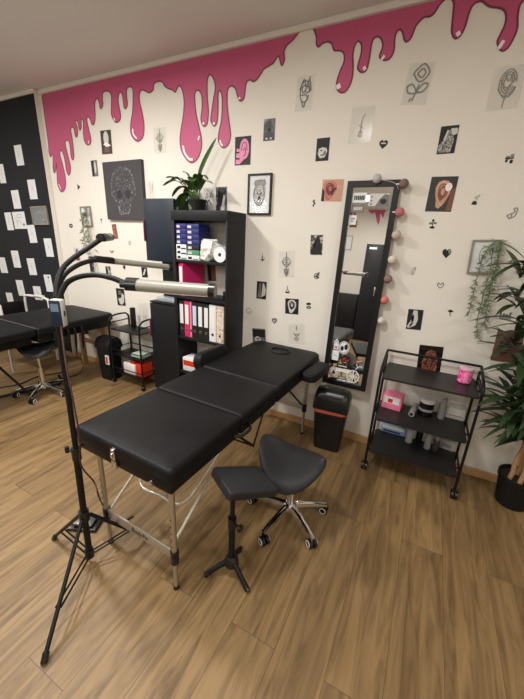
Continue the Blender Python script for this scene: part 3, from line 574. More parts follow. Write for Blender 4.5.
def mstick(name, label, shapes):
    bm = new(); mats = []; qq = UV(q.c, n=nm); draw(bm, qq, shapes, 0, mats)
    o2 = obj(name, bm, mats, None, False); tag(o2, label, 'sticker', 'stickers on the mirror'); return o2
def rect(u0, v0, u1, v1): return [(u0, v0), (u1, v0), (u1, v1), (u0, v1)]
def textbars(m, u0, v0, u1, v1, n, seed):
    r = random.Random(seed); out = []; w = (u1-u0)/n
    for i in range(n):
        out.append((m, 'fill', rect(u0+i*w, v0+(v1-v0)*.0, u0+i*w+w*.72, v1)))
    return out
mstick('label_sticker', 'white sticker with a black line of lettering at the top left of the mirror', [(M_paper, 'fill', rect(.03, .93, .38, .975))] + textbars(M_ink, .07, .942, .34, .962, 6, 1))
mstick('label_sticker', 'grey sticker with a white line of lettering under the white one at the mirror top', [(M_mid, 'fill', rect(.03, .885, .37, .922))] + textbars(M_pale, .09, .896, .32, .911, 5, 2))
mstick('label_sticker', 'small plain white sticker at the left edge of the mirror under the grey one', [(M_paper, 'fill', rect(.01, .828, .2, .872)), (M_greyink, 'fill', rect(.05, .853, .16, .860)), (M_greyink, 'fill', rect(.05, .842, .13, .848))])
mstick('photo_sticker', 'photo sticker with a pale glow and dark shape at the top right of the mirror', [(M_pale, 'fill', rect(.45, .915, .93, .97)), (M_mid, 'fill', [(.62, .915), (.93, .915), (.93, .962), (.82, .968), (.7, .945)]), (M_ink, 'fill', ell(.8, .935, .08, .012)), (M_mid, 'fill', rect(.49, .952, .53, .960)), (M_mid, 'fill', rect(.49, .935, .53, .943)), (M_mid, 'fill', rect(.49, .92, .53, .926))])
mstick('round_sticker', 'round white sticker with two black blots, highest of the lower mirror stickers', [(M_paper, 'fill', ell(.36, .195, .155, .036, 24)), (M_ink, 'line', ell(.36, .195, .13, .030, 24)+[(.49, .195)], .003), (M_ink, 'fill', ell(.31, .19, .05, .014)), (M_ink, 'fill', ell(.42, .20, .05, .016))])
mstick('label_sticker', 'white house shaped sticker left of the round white sticker with two blots', [(M_paper, 'fill', [(.06, .178), (.2, .178), (.2, .22), (.13, .24), (.06, .22)]), (M_ink, 'line', [(.08, .21), (.13, .228), (.18, .21)], .003), (M_flesh, 'fill', rect(.09, .184, .17, .196))])
mstick('label_sticker', 'square white paper sticker at the left of the mirror, above the round badge', [(M_paper, 'fill', rect(.05, .115, .24, .172)), (M_lightink, 'fill', rect(.09, .14, .19, .145))])
mstick('round_sticker', 'black oval sticker with red lettering in the middle of the lower mirror', [(M_ink, 'fill', ell(.46, .128, .15, .028, 20)), (M_red, 'line', [(.37, .122), (.42, .138), (.48, .12), (.55, .134)], .006), (M_pale, 'line', [(.4, .114), (.5, .112)], .003)])
mstick('photo_sticker', 'brown and white banner sticker at the lower right of the mirror', [(M_skin2, 'fill', [(.66, .115), (.93, .13), (.95, .148), (.68, .136)]), (M_pale, 'fill', [(.78, .128), (.93, .138), (.93, .143), (.78, .134)]), (M_ink, 'fill', rect(.7, .1, .86, .116))])
mstick('label_sticker', 'black and white strip sticker just below the black oval sticker', [(M_ink, 'fill', rect(.22, .078, .6, .1)), (M_paper, 'fill', rect(.22, .055, .62, .074)), (M_pale, 'fill', rect(.27, .086, .52, .092))])
mstick('round_sticker', 'round pale badge sticker at the bottom left corner of the mirror', [(M_pale, 'fill', ell(.16, .045, .14, .032, 24)), (M_flesh, 'line', ell(.16, .045, .11, .026, 24)+[(.27, .045)], .003), (M_ink, 'fill', [(.1, .035), (.16, .062), (.22, .035)])])
mstick('round_sticker', 'white spoked wheel sticker with an antler at the bottom right of the mirror', [(M_paper, 'line', ell(.73, .042, .17, .034, 28)+[(.9, .042)], .008), (M_paper, 'line', [(.6, .042), (.86, .042)], .008), (M_paper, 'line', [(.73, .012), (.73, .072)], .008), (M_paper, 'line', [(.63, .02), (.83, .064)], .005), (M_paper, 'line', [(.63, .064), (.83, .02)], .005), (M_paper, 'line', [(.78, .085), (.82, .1), (.78, .118)], .005), (M_paper, 'line', [(.82, .1), (.9, .108), (.95, .102)], .005)])
mstick('label_sticker', 'long thin sticker along the bottom edge of the mirror', [(M_mid, 'fill', rect(.3, .012, .56, .03)), (M_pale, 'fill', rect(.34, .018, .52, .023))])
# ---- cotton ball lights
balls = [(377, 178.6, (196, 192, 186), 'pale grey cotton ball light on the top edge of the mirror'), (403.9, 183.7, (132, 104, 100), 'brown cotton ball light at the upper right mirror corner'), (399.7, 212, (196, 116, 124), 'rose pink cotton ball light, second down the right mirror edge'), (396.3, 235, (204, 186, 170), 'beige cotton ball light, third down the right mirror edge'), (392.4, 259.7, (222, 210, 196), 'cream cotton ball light, fourth down the right mirror edge'), (387.9, 278.8, (148, 114, 108), 'mauve brown cotton ball light, fifth down the right mirror edge'), (384.4, 300, (216, 128, 112), 'coral cotton ball light, sixth down the right mirror edge'), (381, 320.5, (224, 212, 200), 'off white cotton ball light, lowest on the right mirror edge')]
bc = []
for i, (x, y, cc, lb) in enumerate(balls):
    p = W(x, y, 2.25 if i else 2.255); bc.append(p)
    t = thing('cotton_ball_light', lb, 'light', p-Vector((0, 0, .027)), 0, 'cotton ball lights round the mirror')
    bm = new(); bmesh.ops.create_icosphere(bm, subdivisions=3, radius=.027, matrix=Matrix.Translation(p)); obj('thread_ball', bm, mat('cotton %d' % i, cc, .85, bump=.5, bscale=260), t)
    bm = new(); tube(bm, [p+Vector((-.026, .006, 0)), p+Vector((-.042, .012, .0))], .005, 8); obj('bulb_socket', bm, M_gloss_white, t)
bm = new(); cp = [bc[0]+Vector((-.042, .014, 0))]+[p+Vector((-.038, .016, -.004)) for p in bc[1:]]; tube(bm, spline(cp, 6), .0018, 6)
simple('light_string_cable', bm, mat('clear cable', (190, 186, 178), .5), 'thin pale cable joining the cotton ball lights along the mirror', 'cable')

# ================================================================== MASSAGE TABLE (front)
TZ = .672
ta = -.035
tb = thing('massage_table', 'black padded folding treatment table in the centre, on aluminium legs', 'massage table', (-.948, .70, 0), ta)
TL, TW = 1.56, .552
MT = ROOTM[tb.name]
def T_(x, y, z): return MT @ Vector((x, y, z))
secs = [(0, .455), (.462, .835), (.842, TL)]
hw = TW/2
def rounded_rect(x0, y0, x1, y1, rads, n=6):
    """corner radii: (x0,y0),(x1,y0),(x1,y1),(x0,y1)"""
    out = []
    for (cx, cy, a0, r) in ((x0, y0, PI, rads[0]), (x1, y0, 1.5*PI, rads[1]), (x1, y1, 0, rads[2]), (x0, y1, .5*PI, rads[3])):
        px_ = cx+(r if cx == x0 else -r); py_ = cy+(r if cy == y0 else -r)
        for k in range(n+1):
            aa = a0+PI/2*k/n; out.append(Vector((px_+r*math.cos(aa), py_+r*math.sin(aa), 0)))
    return out
def cushion(bm, outline, z0, z1, er, crown=.0, seg=4):
    """padded slab with rounded upper edge"""
    ce = sum(outline, Vector())/len(outline); rings = []
    lv = [(0, z0)] + [(er*(1-math.cos(PI/2*k/seg)), z1-er+er*math.sin(PI/2*k/seg)) for k in range(seg+1)]
    for ins, z in lv:
        rg = []
        for p in outline:
            d = p-ce; l = d.length; rg.append(bm.verts.new(Vector((ce.x+d.x*(1-ins/l), ce.y+d.y*(1-ins/l), z))))
        rings.append(rg)
    for f in (.75, .45, .15):
        rg = [bm.verts.new(Vector((ce.x+(v.co.x-ce.x)*f, ce.y+(v.co.y-ce.y)*f, z1+crown*(1-f*f)))) for v in rings[len(lv)-1]]
        rings.append(rg)
    for i in range(len(rings)-1): bridge(bm, rings[i], rings[i+1])
    bm.faces.new(rings[0][::-1]); bm.faces.new(rings[-1])
for i, (y0, y1) in enumerate(secs):
    rads = [(.025, .025, .012, .012), (.012,)*4, (.012, .012, .06, .06)][i]
    bm = new(); cushion(bm, rounded_rect(-hw, y0, hw, y1, rads), TZ-.05, TZ, .022, .003); bmesh.ops.transform(bm, matrix=MT, verts=bm.verts)
    pad = obj('padded_section', bm, M_leather, tb)
    bm = new(); box(bm, (-hw+.006, y0+.006, TZ-.105), (hw-.006, y1-.006, TZ-.0495), .006, Mx=MT)
    obj('base_tray', bm, M_leather_flat, tb)
    if i == 2:
        bm = new(); e = [T_(.075*math.cos(tt)+.01, 1.40+.055*math.sin(tt), TZ+.004) for tt in [2*PI*k/28 for k in range(28)]]
        tube(bm, e, .007, 8, closed=True); obj('face_hole_plug', bm, M_leather_flat, tb)
# chrome fittings on the near end
bm = new(); box(bm, (-.028, -.010, TZ-.062), (-.006, .004, TZ-.012), .003, Mx=MT); box(bm, (-.024, -.016, TZ-.05), (-.010, -.006, TZ-.03), .003, Mx=MT); box(bm, (-.030, -.010, TZ-.1), (-.004, .004, TZ-.068), .003, Mx=MT)
obj('latch', bm, M_chrome, tb)
for x, z in ((-.222, -.075), (.19, -.072)):
    bm = new(); tube(bm, [T_(x, .008, TZ+z), T_(x, -.008, TZ+z), T_(x, -.010, TZ+z), T_(x, -.022, TZ+z)], [.007, .007, .013, .012], 14); obj('knob', bm, M_chrome, tb)
# legs
def leg(x, y, top, conn, lean=0):
    bm = new(); tube(bm, [T_(x, y, top), T_(x, y+lean*.5, conn)], .0125, 12); l = obj('leg', bm, M_alu, tb)
    bm = new(); tube(bm, [T_(x, y+lean*.5, conn-.03), T_(x, y+lean, .012)], .0095, 10); obj('lower_leg', bm, M_alu, l)
    bm = new(); tube(bm, [T_(x, y+lean*.5, conn+.03), T_(x, y+lean*.5, conn-.035)], .0175, 12); tube(bm, [T_(x+.012, y+lean*.5-.012, conn), T_(x+.02, y+lean*.5-.024, conn)], .008, 8); obj('leg_collar', bm, M_blkplastic, l)
    bm = new(); tube(bm, [T_(x, y+lean, .016), T_(x, y+lean, 0)], [.012, .014], 10); obj('rubber_foot', bm, M_blkplastic, l)
    bm = new()
    for k in range(5): tube(bm, [T_(x, y-.0128, conn+.06+.035*k), T_(x, y-.0124, conn+.06+.035*k)], .004, 8)
    obj('adjusting_hole', bm, M_blk, l, False)
for x in (-.215, .215): leg(x, .06, TZ-.1, .185)
for x in (-.215, .215): leg(x, TL-.09, TZ-.1, .235)
bm = new(); box(bm, (-.21, .055, .165), (.21, .064, .215), .002, Mx=MT)
pl = obj('end_plate', bm, M_aluplate, tb)
def text_mesh(s, size, Mx, m, parent, name='lettering', ext=.0006):
    cu = bpy.data.curves.new('t', 'FONT'); cu.body = s; cu.size = size; cu.extrude = ext; cu.align_x = 'CENTER'; cu.align_y = 'CENTER'; cu.shear = .25
    ob = bpy.data.objects.new('t', cu); COL.objects.link(ob)
    dg = bpy.context.evaluated_depsgraph_get(); me = bpy.data.meshes.new_from_object(ob.evaluated_get(dg))
    bm = new(); bm.from_mesh(me); bpy.data.objects.remove(ob); bpy.data.curves.remove(cu); bpy.data.meshes.remove(me)
    bmesh.ops.transform(bm, matrix=Mx, verts=bm.verts)
    return obj(name, bm, m, parent, False)
text_mesh('BodyFit', .034, MT @ Matrix.Translation((.01, .0545, .19)) @ Matrix.Rotation(PI/2, 4, 'X'), M_ink, pl)
bm = new(); box(bm, (-.2, TL-.094, .215), (.2, TL-.086, .255), .002, Mx=MT); obj('end_plate', bm, M_aluplate, tb)
# bent braces
white_tube = mat('pale steel tube', (214, 208, 196), .3, metal=.5)
bm = new(); tube(bm, spline([T_(-.2, .42, TZ-.1), T_(-.19, .32, .42), W(141, 478, .96), W(144.5, 488.5, .93), W(160, 495.6, .92), W(177, 504, .92), W(187, 500, .93), W(197, 487.5, .97), W(221.6, 447.5, 1.13)], 6), .008, 10); obj('bent_brace', bm, white_tube, tb)
for x in (-.19, .19):
    bm = new(); tube(bm, [T_(x*1.02, .07, .215), T_(x*1.02, .32, .385)], .0075, 10); obj('diagonal_brace', bm, white_tube, tb)
    bm = new(); tube(bm, [T_(x, TL-.09, .25), T_(x, TL-.36, TZ-.19), T_(x, TL-.43, TZ-.1)], .0065, 10); obj('diagonal_brace', bm, M_blk, tb)
    bm = new(); tube(bm, [T_(x*1.1, .46, TZ-.1), T_(x*1.1, .70, .34)], .007, 10); tube(bm, [T_(x*1.1, .70, .34), T_(x*1.1, .84, TZ-.1)], .005, 10); obj('folding_strut', bm, M_blk, tb)
bm = new(); tube(bm, spline([T_(-.21, .70, .34), T_(0, .70, .335), T_(.21, .70, .34)], 4), .005, 8); obj('cross_bar', bm, M_blk, tb)
# side handle, arm pads
bm = new(); tube(bm, spline([T_(hw-.004, .40, TZ-.075), T_(hw+.022, .43, TZ-.08), T_(hw+.024, .50, TZ-.08), T_(hw-.004, .53, TZ-.075)], 5), .008, 8); obj('carry_handle', bm, M_blkplastic, tb)
def pad(pts_outline, z0, z1, Mx, name='arm_pad'):
    bm = new(); cushion(bm, pts_outline, z0, z1, .014, .003); bmesh.ops.transform(bm, matrix=Mx, verts=bm.verts); return obj(name, bm, M_leather, tb)
pd = pad(rounded_rect(-.05, -.15, .05, .15, (.04,)*4), -.025, .025, MT @ Matrix.Translation((hw+.058, 1.30, TZ-.05)) @ Matrix.Rotation(math.radians(-4), 4, 'Z'))
bm = new(); tube(bm, [T_(hw-.03, 1.22, TZ-.09), T_(hw+.06, 1.22, TZ-.082)], .009, 8); tube(bm, [T_(hw+.06, 1.22, TZ-.082), T_(hw+.06, 1.22, TZ-.07)], .02, 10); obj('arm_bracket', bm, M_blkplastic, pd)
pd = pad(rounded_rect(-.06, -.16, .06, .16, (.055,)*4), -.028, .03, MT @ Matrix.Translation((-hw-.035, 1.0, TZ+.0)) @ Matrix.Rotation(math.radians(78), 4, 'Y'))
bm = new(); tube(bm, [T_(-hw+.03, 1.0, TZ-.09), T_(-hw-.035, 1.0, TZ-.06)], .009, 8); obj('arm_bracket', bm, M_blkplastic, pd)

# ================================================================== TRIPOD LAMP
base = Vector((-1.15, .65, 0))
lampt = thing('tripod_work_lamp', 'black tripod lamp with three goosenecks in front of the treatment table', 'lamp', base)
ptop = W(57.5, 318, .668); col = Vector((-1.1455, .652, .28)); low = Vector((-1.149, .65, .06))
bm = new(); tube(bm, [low, col, Vector((-1.138, .657, .62))], .0135, 12); obj('lower_pole', bm, M_blk, lampt)
bm = new(); tube(bm, [Vector((-1.138, .657, .58)), ptop], .0105, 12); obj('upper_pole', bm, M_blk, lampt)
bm = new(); pc = Vector((-1.138, .657, .60)); tube(bm, [pc-Vector((0, 0, .03)), pc+Vector((0, 0, .025))], .018, 12); tube(bm, [pc, pc+Vector((-.045, -.008, .004))], .005, 8); tube(bm, [pc+Vector((-.045, -.008, -.008)), pc+Vector((-.045, -.008, .016))], .009, 8)
obj('clamp_knob', bm, M_blkplastic, lampt)
bm = new(); tube(bm, [col-Vector((0, 0, .025)), col+Vector((0, 0, .025))], .021, 12); obj('upper_collar', bm, M_blkplastic, lampt)
bm = new(); tube(bm, [low-Vector((0, 0, .02)), low+Vector((0, 0, .02))], .02, 12); obj('lower_collar', bm, M_blkplastic, lampt)
feet = [F(44, 664), F(54, 539), F(147, 538)]
for f in feet:
    d = (f-base).normalized(); st = col+d*.022+Vector((0, 0, -.005)); en = f+Vector((0, 0, .01))
    bm = new(); tube(bm, [st, en-(en-st)*.02], .008, 10); l = obj('leg', bm, M_blk, lampt)
    bm = new(); tube(bm, [en-(en-st)*.06, f+Vector((0, 0, .004))], .0115, 10); obj('rubber_foot', bm, M_blkplastic, l)
    j = st.lerp(en, .66); s = d.cross(Vector((0, 0, 1)))*.009; lo = low+d*.02
    bm = new(); tube(bm, [lo+s, j+s], .004, 6); tube(bm, [lo-s, j-s], .004, 6); obj('brace', bm, M_blk, l)
# control box
ct = D(58.5, 313, 1.10)
vx = (D(70, 313, 1.10)-D(50, 313, 1.10)).normalized(); vx.z = 0; vx.normalize(); vd = Vector((vx.y, -vx.x, 0))
if vd.dot(EYE-ct) < 0: vd = -vd
ang = math.radians(0); n1 = (vd*math.cos(ang)+vx*math.sin(ang)).normalized(); s1 = Vector((0, 0, 1)).cross(n1)
Mx = Matrix(((s1.x, n1.x, 0, ct.x), (s1.y, n1.y, 0, ct.y), (0, 0, 1, ct.z), (0, 0, 0, 1)))
bm = new(); box(bm, (-.02, -.016, -.048), (.02, .014, .048), .008, 3, Mx); cb = obj('control_box', bm, mat('silver plastic', (196, 194, 190), .35), lampt)
bm = new(); box(bm, (-.0175, .0125, -.045), (.0175, .0175, .045), .004, 2, Mx); fp = obj('front_panel', bm, mat('navy panel', (32, 44, 66), .3), cb)
bm = new(); box(bm, (-.013, .0172, .008), (.013, .0185, .034), Mx=Mx); obj('display', bm, mat('pale blue display', (112, 132, 150), .3), fp)
bm = new(); box(bm, (.0195, -.004, -.01), (.021, .003, .008), Mx=Mx); obj('side_button', bm, M_ink, cb)
bm = new(); tube(bm, [ptop, ct-Vector((0, 0, .045))], .014, 10); obj('pole_mount', bm, M_blkplastic, lampt)
def goose(pts, r=.0088):
    bm = new(); sp = spline([D(*p) for p in pts], 10)
    tube(bm, sp, [r*(1+.06*(i % 2)) for i in range(len(sp))], 10); return obj('gooseneck', bm, M_blkrough, lampt)
def bar(p0, p1, r, capl, endcap=True, upv=Vector((0, 0, 1))):
    """lamp bar: half-round shell with a white diffuser below"""
    p0 = Vector(p0); p1 = Vector(p1); d = (p1-p0).normalized(); L = (p1-p0).length
    s = d.cross(upv).normalized(); u = s.cross(d).normalized()
    Mx = Matrix(((s.x, d.x, u.x, p0.x), (s.y, d.y, u.y, p0.y), (s.z, d.z, u.z, p0.z), (0, 0, 0, 1)))
    def prof(bm, y0, y1, rr, fl):
        A = [Vector((rr*math.cos(tt), 0, rr*fl*math.sin(tt)+(0))) for tt in [PI*2*k/20 for k in range(20)]]
        for v in A: v.z = max(v.z, -rr*.62)
        va = [bm.verts.new(Mx @ (p+Vector((0, y0, 0)))) for p in A]; vb = [bm.verts.new(Mx @ (p+Vector((0, y1, 0)))) for p in A]
        bridge(bm, va, vb); bm.faces.new(va[::-1]); bm.faces.new(vb)
    bm = new(); prof(bm, capl*.9, L-.012, r*.93, .95); shell = obj('lamp_bar', bm, M_khaki, lampt)
    bm = new(); box(bm, (-r*.7, capl, -r*.68), (r*.7, L-.02, -r*.58), .002, Mx=Mx); obj('diffuser', bm, M_gloss_white, shell)
    bm = new(); prof(bm, 0, capl, r*1.02, 1); prof(bm, -.02, .002, r*.6, 1); obj('end_cap', bm, M_blkplastic, shell)
    if endcap: bm = new(); prof(bm, L-.02, L, r*1.02, 1); obj('end_cap', bm, M_blkplastic, shell)
    return shell
goose([(60, 298, 1.10), (62, 291, 1.10), (68, 282, 1.10), (80, 276.5, 1.09), (96, 275, 1.08), (112, 278, 1.06), (130, 285.5, 1.05)])
goose([(57.5, 298, 1.11), (58.5, 287, 1.13), (65, 274, 1.17), (77, 265.5, 1.22), (88, 261.5, 1.28), (97, 260, 1.33)])
goose([(56, 298, 1.10), (57, 284, 1.11), (63, 268, 1.13), (76, 256, 1.15), (88, 248, 1.17), (101, 239, 1.20)])
bar(D(127.5, 285, 1.05), D(215.5, 291.5, 1.03), .0245, .036)
bar(D(95, 259.6, 1.33), D(171, 267.6, 1.62), .0165, .075)
hd = D(101, 238.5, 1.20); hd2 = D(114.5, 237, 1.22); drv = (hd2-hd).normalized()*.5+ray(108, 237).normalized()
bar(hd, hd+drv.normalized()*.0+(hd2-hd).normalized()*.03+ray(112, 237).normalized()*.30, .0175, .15)
# power cable and pedal
bm = new(); tube(bm, spline([D(61, 327, 1.09), D(67, 370, 1.06), D(74, 405, 1.06), D(80, 440, 1.07), D(81, 465, 1.09), D(94, 482, 1.12), D(99, 497, 1.15), F(104, 508, .02)], 8), .003, 6); obj('power_cable', bm, M_cable_red, lampt)
pp = F(86, 525); t = thing('foot_pedal', 'small black and silver foot pedal on the floor behind the tripod lamp', 'pedal', pp, .45)
def L_(t, x, y, z): return ROOTM[t.name] @ Vector((x, y, z))
bm = new(); box(bm, (-.075, -.045, 0), (.075, .045, .018), .006, Mx=ROOTM[t.name]); obj('pedal_base', bm, M_blkplastic, t)
bm = new(); box(bm, (-.06, -.036, .026), (.05, .036, .04), .008, Mx=ROOTM[t.name] @ Matrix.Rotation(.06, 4, 'Y')); obj('pedal_plate', bm, mat('worn steel', (110, 106, 100), .35, metal=.7), t)
bm = new(); tube(bm, [L_(t, .04, -.03, .02), L_(t, .04, .03, .02)], .012, 8); obj('hinge', bm, M_blk, t)
bm = new(); tube(bm, spline([L_(t, .07, .02, .012), L_(t, .12, .06, .008), L_(t, .17, .02, .006), L_(t, .22, .07, .006)], 6), .0035, 6); obj('pedal_cable', bm, M_cable, t)

# ================================================================== SADDLE STOOLS
def make_stool(label, hub, rz, seat_z, seat_off, wheelr=.215, srot=0):
    t = thing('saddle_stool', label, 'stool', hub, rz); MS = ROOTM[t.name]
    bm = new(); n = 30; rows = []
    def sz(u, v): return .092*max(0, -u)**2.0+.035*max(0, u)**2-.05*v*v+.006
    top = []; bot = []
    K = 7
    for lay, rr_list in ((top, [1, .93, .8, .6, .35, .12]), (bot, [1, .9, .5, .1])):
        for fr in rr_list:
            rg = []
            for k in range(n*1):
                a = 2*PI*k/n; u = math.cos(a); v = math.sin(a)
                w = .158-.015*u                            # wider at the raised end
                u2 = abs(u)**.85*(1 if u > 0 else -1)
                x = u2*.166*fr; y = v*w*fr*(1-.12*math.cos(2*a))
                z = sz(u2*fr, v*fr)
                if lay is top: z += -.014 if fr == 1 else (0 if fr > .9 else .004)
                else: z += {1: -.022, .9: -.036, .5: -.042, .1: -.042}[fr]
                rg.append(bm.verts.new(Vector((x, y, z))))
            lay.append(rg)
    rings = bot[::-1]+top
    for i in range(len(rings)-1): bridge(bm, rings[i], rings[i+1])
    bm.faces.new(rings[0][::-1]); bm.faces.new(rings[-1])
    bmesh.ops.transform(bm, matrix=MS @ Matrix.Translation((seat_off[0], seat_off[1], seat_z)) @ Matrix.Rotation(srot, 4, 'Z'), verts=bm.verts)
    obj('saddle_seat', bm, M_seat, t, ang=60)
    bm = new(); tube(bm, [MS @ Vector((0, 0, .07)), MS @ Vector((0, 0, .26)), MS @ Vector((seat_off[0]*.3, seat_off[1]*.3, .262)), MS @ Vector((seat_off[0]*.4, seat_off[1]*.4, seat_z-.03))], [.024, .024, .013, .013], 14); obj('gas_column', bm, M_chrome, t)
    bm = new(); box(bm, (seat_off[0]*.5-.07, seat_off[1]*.5-.06, seat_z-.048), (seat_off[0]*.5+.07, seat_off[1]*.5+.06, seat_z-.03), .004, Mx=MS); tube(bm, [MS @ Vector((seat_off[0]*.5, seat_off[1]*.5, seat_z-.044)), MS @ Vector((seat_off[0]*.5+.1, seat_off[1]*.5+.11, seat_z-.05))], .005, 8); obj('seat_plate', bm, M_blk, t)
    bm = new(); lathe(bm, [(.032, .058), (.036, .066), (.036, .1), (.028, .108)], (0, 0, 0), 16, MS); st = obj('star_base_hub', bm, M_chrome, t)
    for k in range(5):
        a = 2*PI*k/5; d = Vector((math.cos(a), math.sin(a), 0)); s = Vector((-d.y, d.x, 0))
        bm = new(); prev = None
        for (q_, wz, zz, hh) in ((.025, .019, .092, .016), (.09, .017, .088, .014), (.16, .015, .074, .012), (wheelr, .013, .060, .009)):
            cpt = d*q_+Vector((0, 0, zz)); row = [bm.verts.new(MS @ (cpt+s*wz*cx+Vector((0, 0, hh*cy)))) for cx, cy in ((-1, -.6), (-.75, .7), (0, 1), (.75, .7), (1, -.6))]
            if prev: bridge(bm, prev, row)
            else: bm.faces.new(row)
            prev = row
        bm.faces.new(prev[::-1]); arm = obj('base_arm', bm, M_chrome, t, ang=50)
        cp = d*wheelr; ca = a+.9+k*1.7; wd = Vector((math.cos(ca), math.sin(ca), 0)); off = Vector((-wd.y, wd.x, 0))
        bm = new(); tube(bm, [MS @ (cp+Vector((0, 0, .066))), MS @ (cp+Vector((0, 0, .04)))], .006, 8)
        for sg in (-1, 1):
            c0 = cp+off*.014+wd*(sg*.013)+Vector((0, 0, .0245)); tube(bm, [MS @ (c0-wd*.009), MS @ (c0-wd*.007), MS @ (c0+wd*.007), MS @ (c0+wd*.009)], [.02, .0245, .0245, .02], 16)
        w_ = obj('caster', bm, M_blkplastic, arm)
        bm = new()
        for sg in (-1, 1):
            c0 = cp+off*.014+wd*(sg*.0228)+Vector((0, 0, .0245)); e = []
            A = wd.orthogonal().normalized(); B = wd.cross(A)
            tube(bm, [MS @ (c0+A*(.017*math.cos(x))+B*(.017*math.sin(x))) for x in [2*PI*i/16 for i in range(16)]], .0022, 6, closed=True)
        # rim hubs belong to the arm like the caster itself
        obj('wheel_rim', bm, M_gloss_white, arm)
    return t
hub1 = Vector((-.450, 1.345, 0))
stool1 = make_stool('dark grey saddle stool on a chrome five star base, in front of the treatment table', hub1, .668, .43, (-.03, -.055), srot=-.56)
hub2 = Vector((-2.985, 1.53, 0))
make_stool('black saddle stool with chrome star base beside the wooden legged table at left', hub2, .25, .47, (0, 0), srot=.75)

# ================================================================== ARM REST STAND
ab = Vector((-.56, .925, 0)); t = thing('armrest_stand', 'black tripod armrest with a flat rectangular pad, in front of the saddle stool', 'armrest', ab)
c4 = square_up([Vector(q_) for q_ in ((-.6499, .9054, .5644), (-.5357, 1.1028, .4801), (-.3893, 1.0161, .4756), (-.5035, .8188, .56))])
ce = sum(c4, Vector())/4; a = (c4[1]-c4[0]); b = (c4[0]-c4[3]); an_, bn_ = a.normalized(), b.normalized(); cn_ = an_.cross(bn_)
Mx = Matrix(((an_.x, bn_.x, cn_.x, ce.x), (an_.y, bn_.y, cn_.y, ce.y), (an_.z, bn_.z, cn_.z, ce.z), (0, 0, 0, 1))) @ Matrix.Translation((0, 0, -.525))
bm = new(); cushion(bm, rounded_rect(-a.length/2, -b.length/2, a.length/2, b.length/2, (.018,)*4), .492, .525, .010, .003); bmesh.ops.transform(bm, matrix=Mx, verts=bm.verts); obj('pad', bm, M_seat, t)
bm = new(); box(bm, (-a.length*.42, -b.length*.4, .482), (a.length*.42, b.length*.4, .4925), .004, Mx=Mx); obj('pad_board', bm, M_blk, t)
pt = Vector((ab.x, ab.y, 0))
bm = new(); tube(bm, [pt+Vector((0, 0, .07)), pt+Vector((0, 0, .30))], .0145, 12); obj('outer_tube', bm, M_blk, t)
bm = new(); tube(bm, [pt+Vector((0, 0, .28)), pt+Vector((0, 0, .475))], .0105, 12); obj('inner_tube', bm, M_blk, t)
bm = new(); lathe(bm, [(.018, .455), (.024, .47), (.024, .486)], pt, 14); tube(bm, [pt+Vector((0, -.03, .476)), pt+Vector((0, .03, .476))], .008, 8); obj('pad_joint', bm, M_blkplastic, t)
bm = new(); tube(bm, [pt+Vector((0, 0, .27)), pt+Vector((0, 0, .325))], .019, 12); tube(bm, [pt+Vector((.015, -.004, .298)), pt+Vector((.04, -.01, .298)), pt+Vector((.041, -.01, .298)), pt+Vector((.052, -.013, .298))], [.006, .006, .017, .015], 12); obj('height_knob', bm, M_blkplastic, t)
bm = new(); lathe(bm, [(.03, .055), (.034, .062), (.03, .092), (.018, .105)], pt, 14); obj('base_collar', bm, M_blkplastic, t)
for k in range(3):
    an = -.35+2*PI*k/3; d = Vector((math.cos(an), math.sin(an), 0))
    bm = new(); tube(bm, [pt+d*.022+Vector((0, 0, .075)), pt+d*.11+Vector((0, 0, .02))], [.013, .010], 10); l = obj('leg', bm, M_blk, t)
    bm = new(); tube(bm, [pt+d*.095+Vector((0, 0, .026)), pt+d*.118+Vector((0, 0, .0126))], .0125, 10); obj('rubber_foot', bm, M_blkplastic, l)

# ================================================================== BOOKCASE
bx0, bx1, by = -1.822, -1.330, 2.045
byb = WY-.002
t = thing('bookcase', 'tall black open backed bookcase behind the treatment table', 'bookcase', ((bx0+bx1)/2, by, 0))
th = .014; btop = 1.628
bm = new(); box(bm, (bx0-.02, by, btop-.07), (bx1, byb, btop), .002); obj('top_board', bm, M_cab, t)
bm = new(); box(bm, (bx0-.02, by, 0), (bx0+.008, byb, btop-.0705), .002); obj('side_panel', bm, M_cab, t)
bm = new(); box(bm, (bx1-th, by, 0), (bx1, byb, btop-.0705), .002); obj('side_panel', bm, M_cab, t)
shz = [1.272, .985, .645, .33, .075]
for z in shz:
    bm = new(); box(bm, (bx0+.0085, by+.003, z-.022), (bx1-th-.0005, byb, z), .0015); obj('shelf', bm, M_cab, t)
bm = new(); box(bm, (bx0+.009, WY-.02, 1.53), (bx1-th-.0008, WY-.003, 1.557), .001); obj('back_rail', bm, M_gloss_white, t, label='white rail across the back')
# cupboard column beside it
cx0, cx1, cy = -2.195, -1.8435, 2.12
t = thing('cupboard', 'narrow tall black cupboard with an open niche, left of the open bookcase', 'cupboard', ((cx0+cx1)/2, cy, 0))
bm = new(); box(bm, (cx0+.004, cy+.02, 1.232), (cx1, byb, 1.716), .002); up_ = obj('upper_body', bm, M_cab, t)
bm = new(); box(bm, (cx0, cy, 1.234), (cx1-.035, cy+.018, 1.718), .002); dr = obj('upper_door', bm, M_cabdoor, t, label='blue black door')
bm = new(); box(bm, (cx0-.008, cy-.012, 1.39), (cx0+.002, cy+.012, 1.555), .003); obj('door_handle', bm, mat('dark rose metal', (120, 40, 70), .4), dr)
bm = new(); box(bm, (cx0+.045, byb-.05, .886), (cx1, byb, 1.2315), .002); obj('niche_back', bm, M_blkrough, t)
bm = new(); box(bm, (cx0+.004, cy+.02, 0), (cx1, byb, .872), .002); obj('lower_body', bm, M_cab, t)
bm = new(); box(bm, (cx0, cy, .03), (cx1, cy+.018, .866), .002); dr = obj('lower_door', bm, M_cab, t)
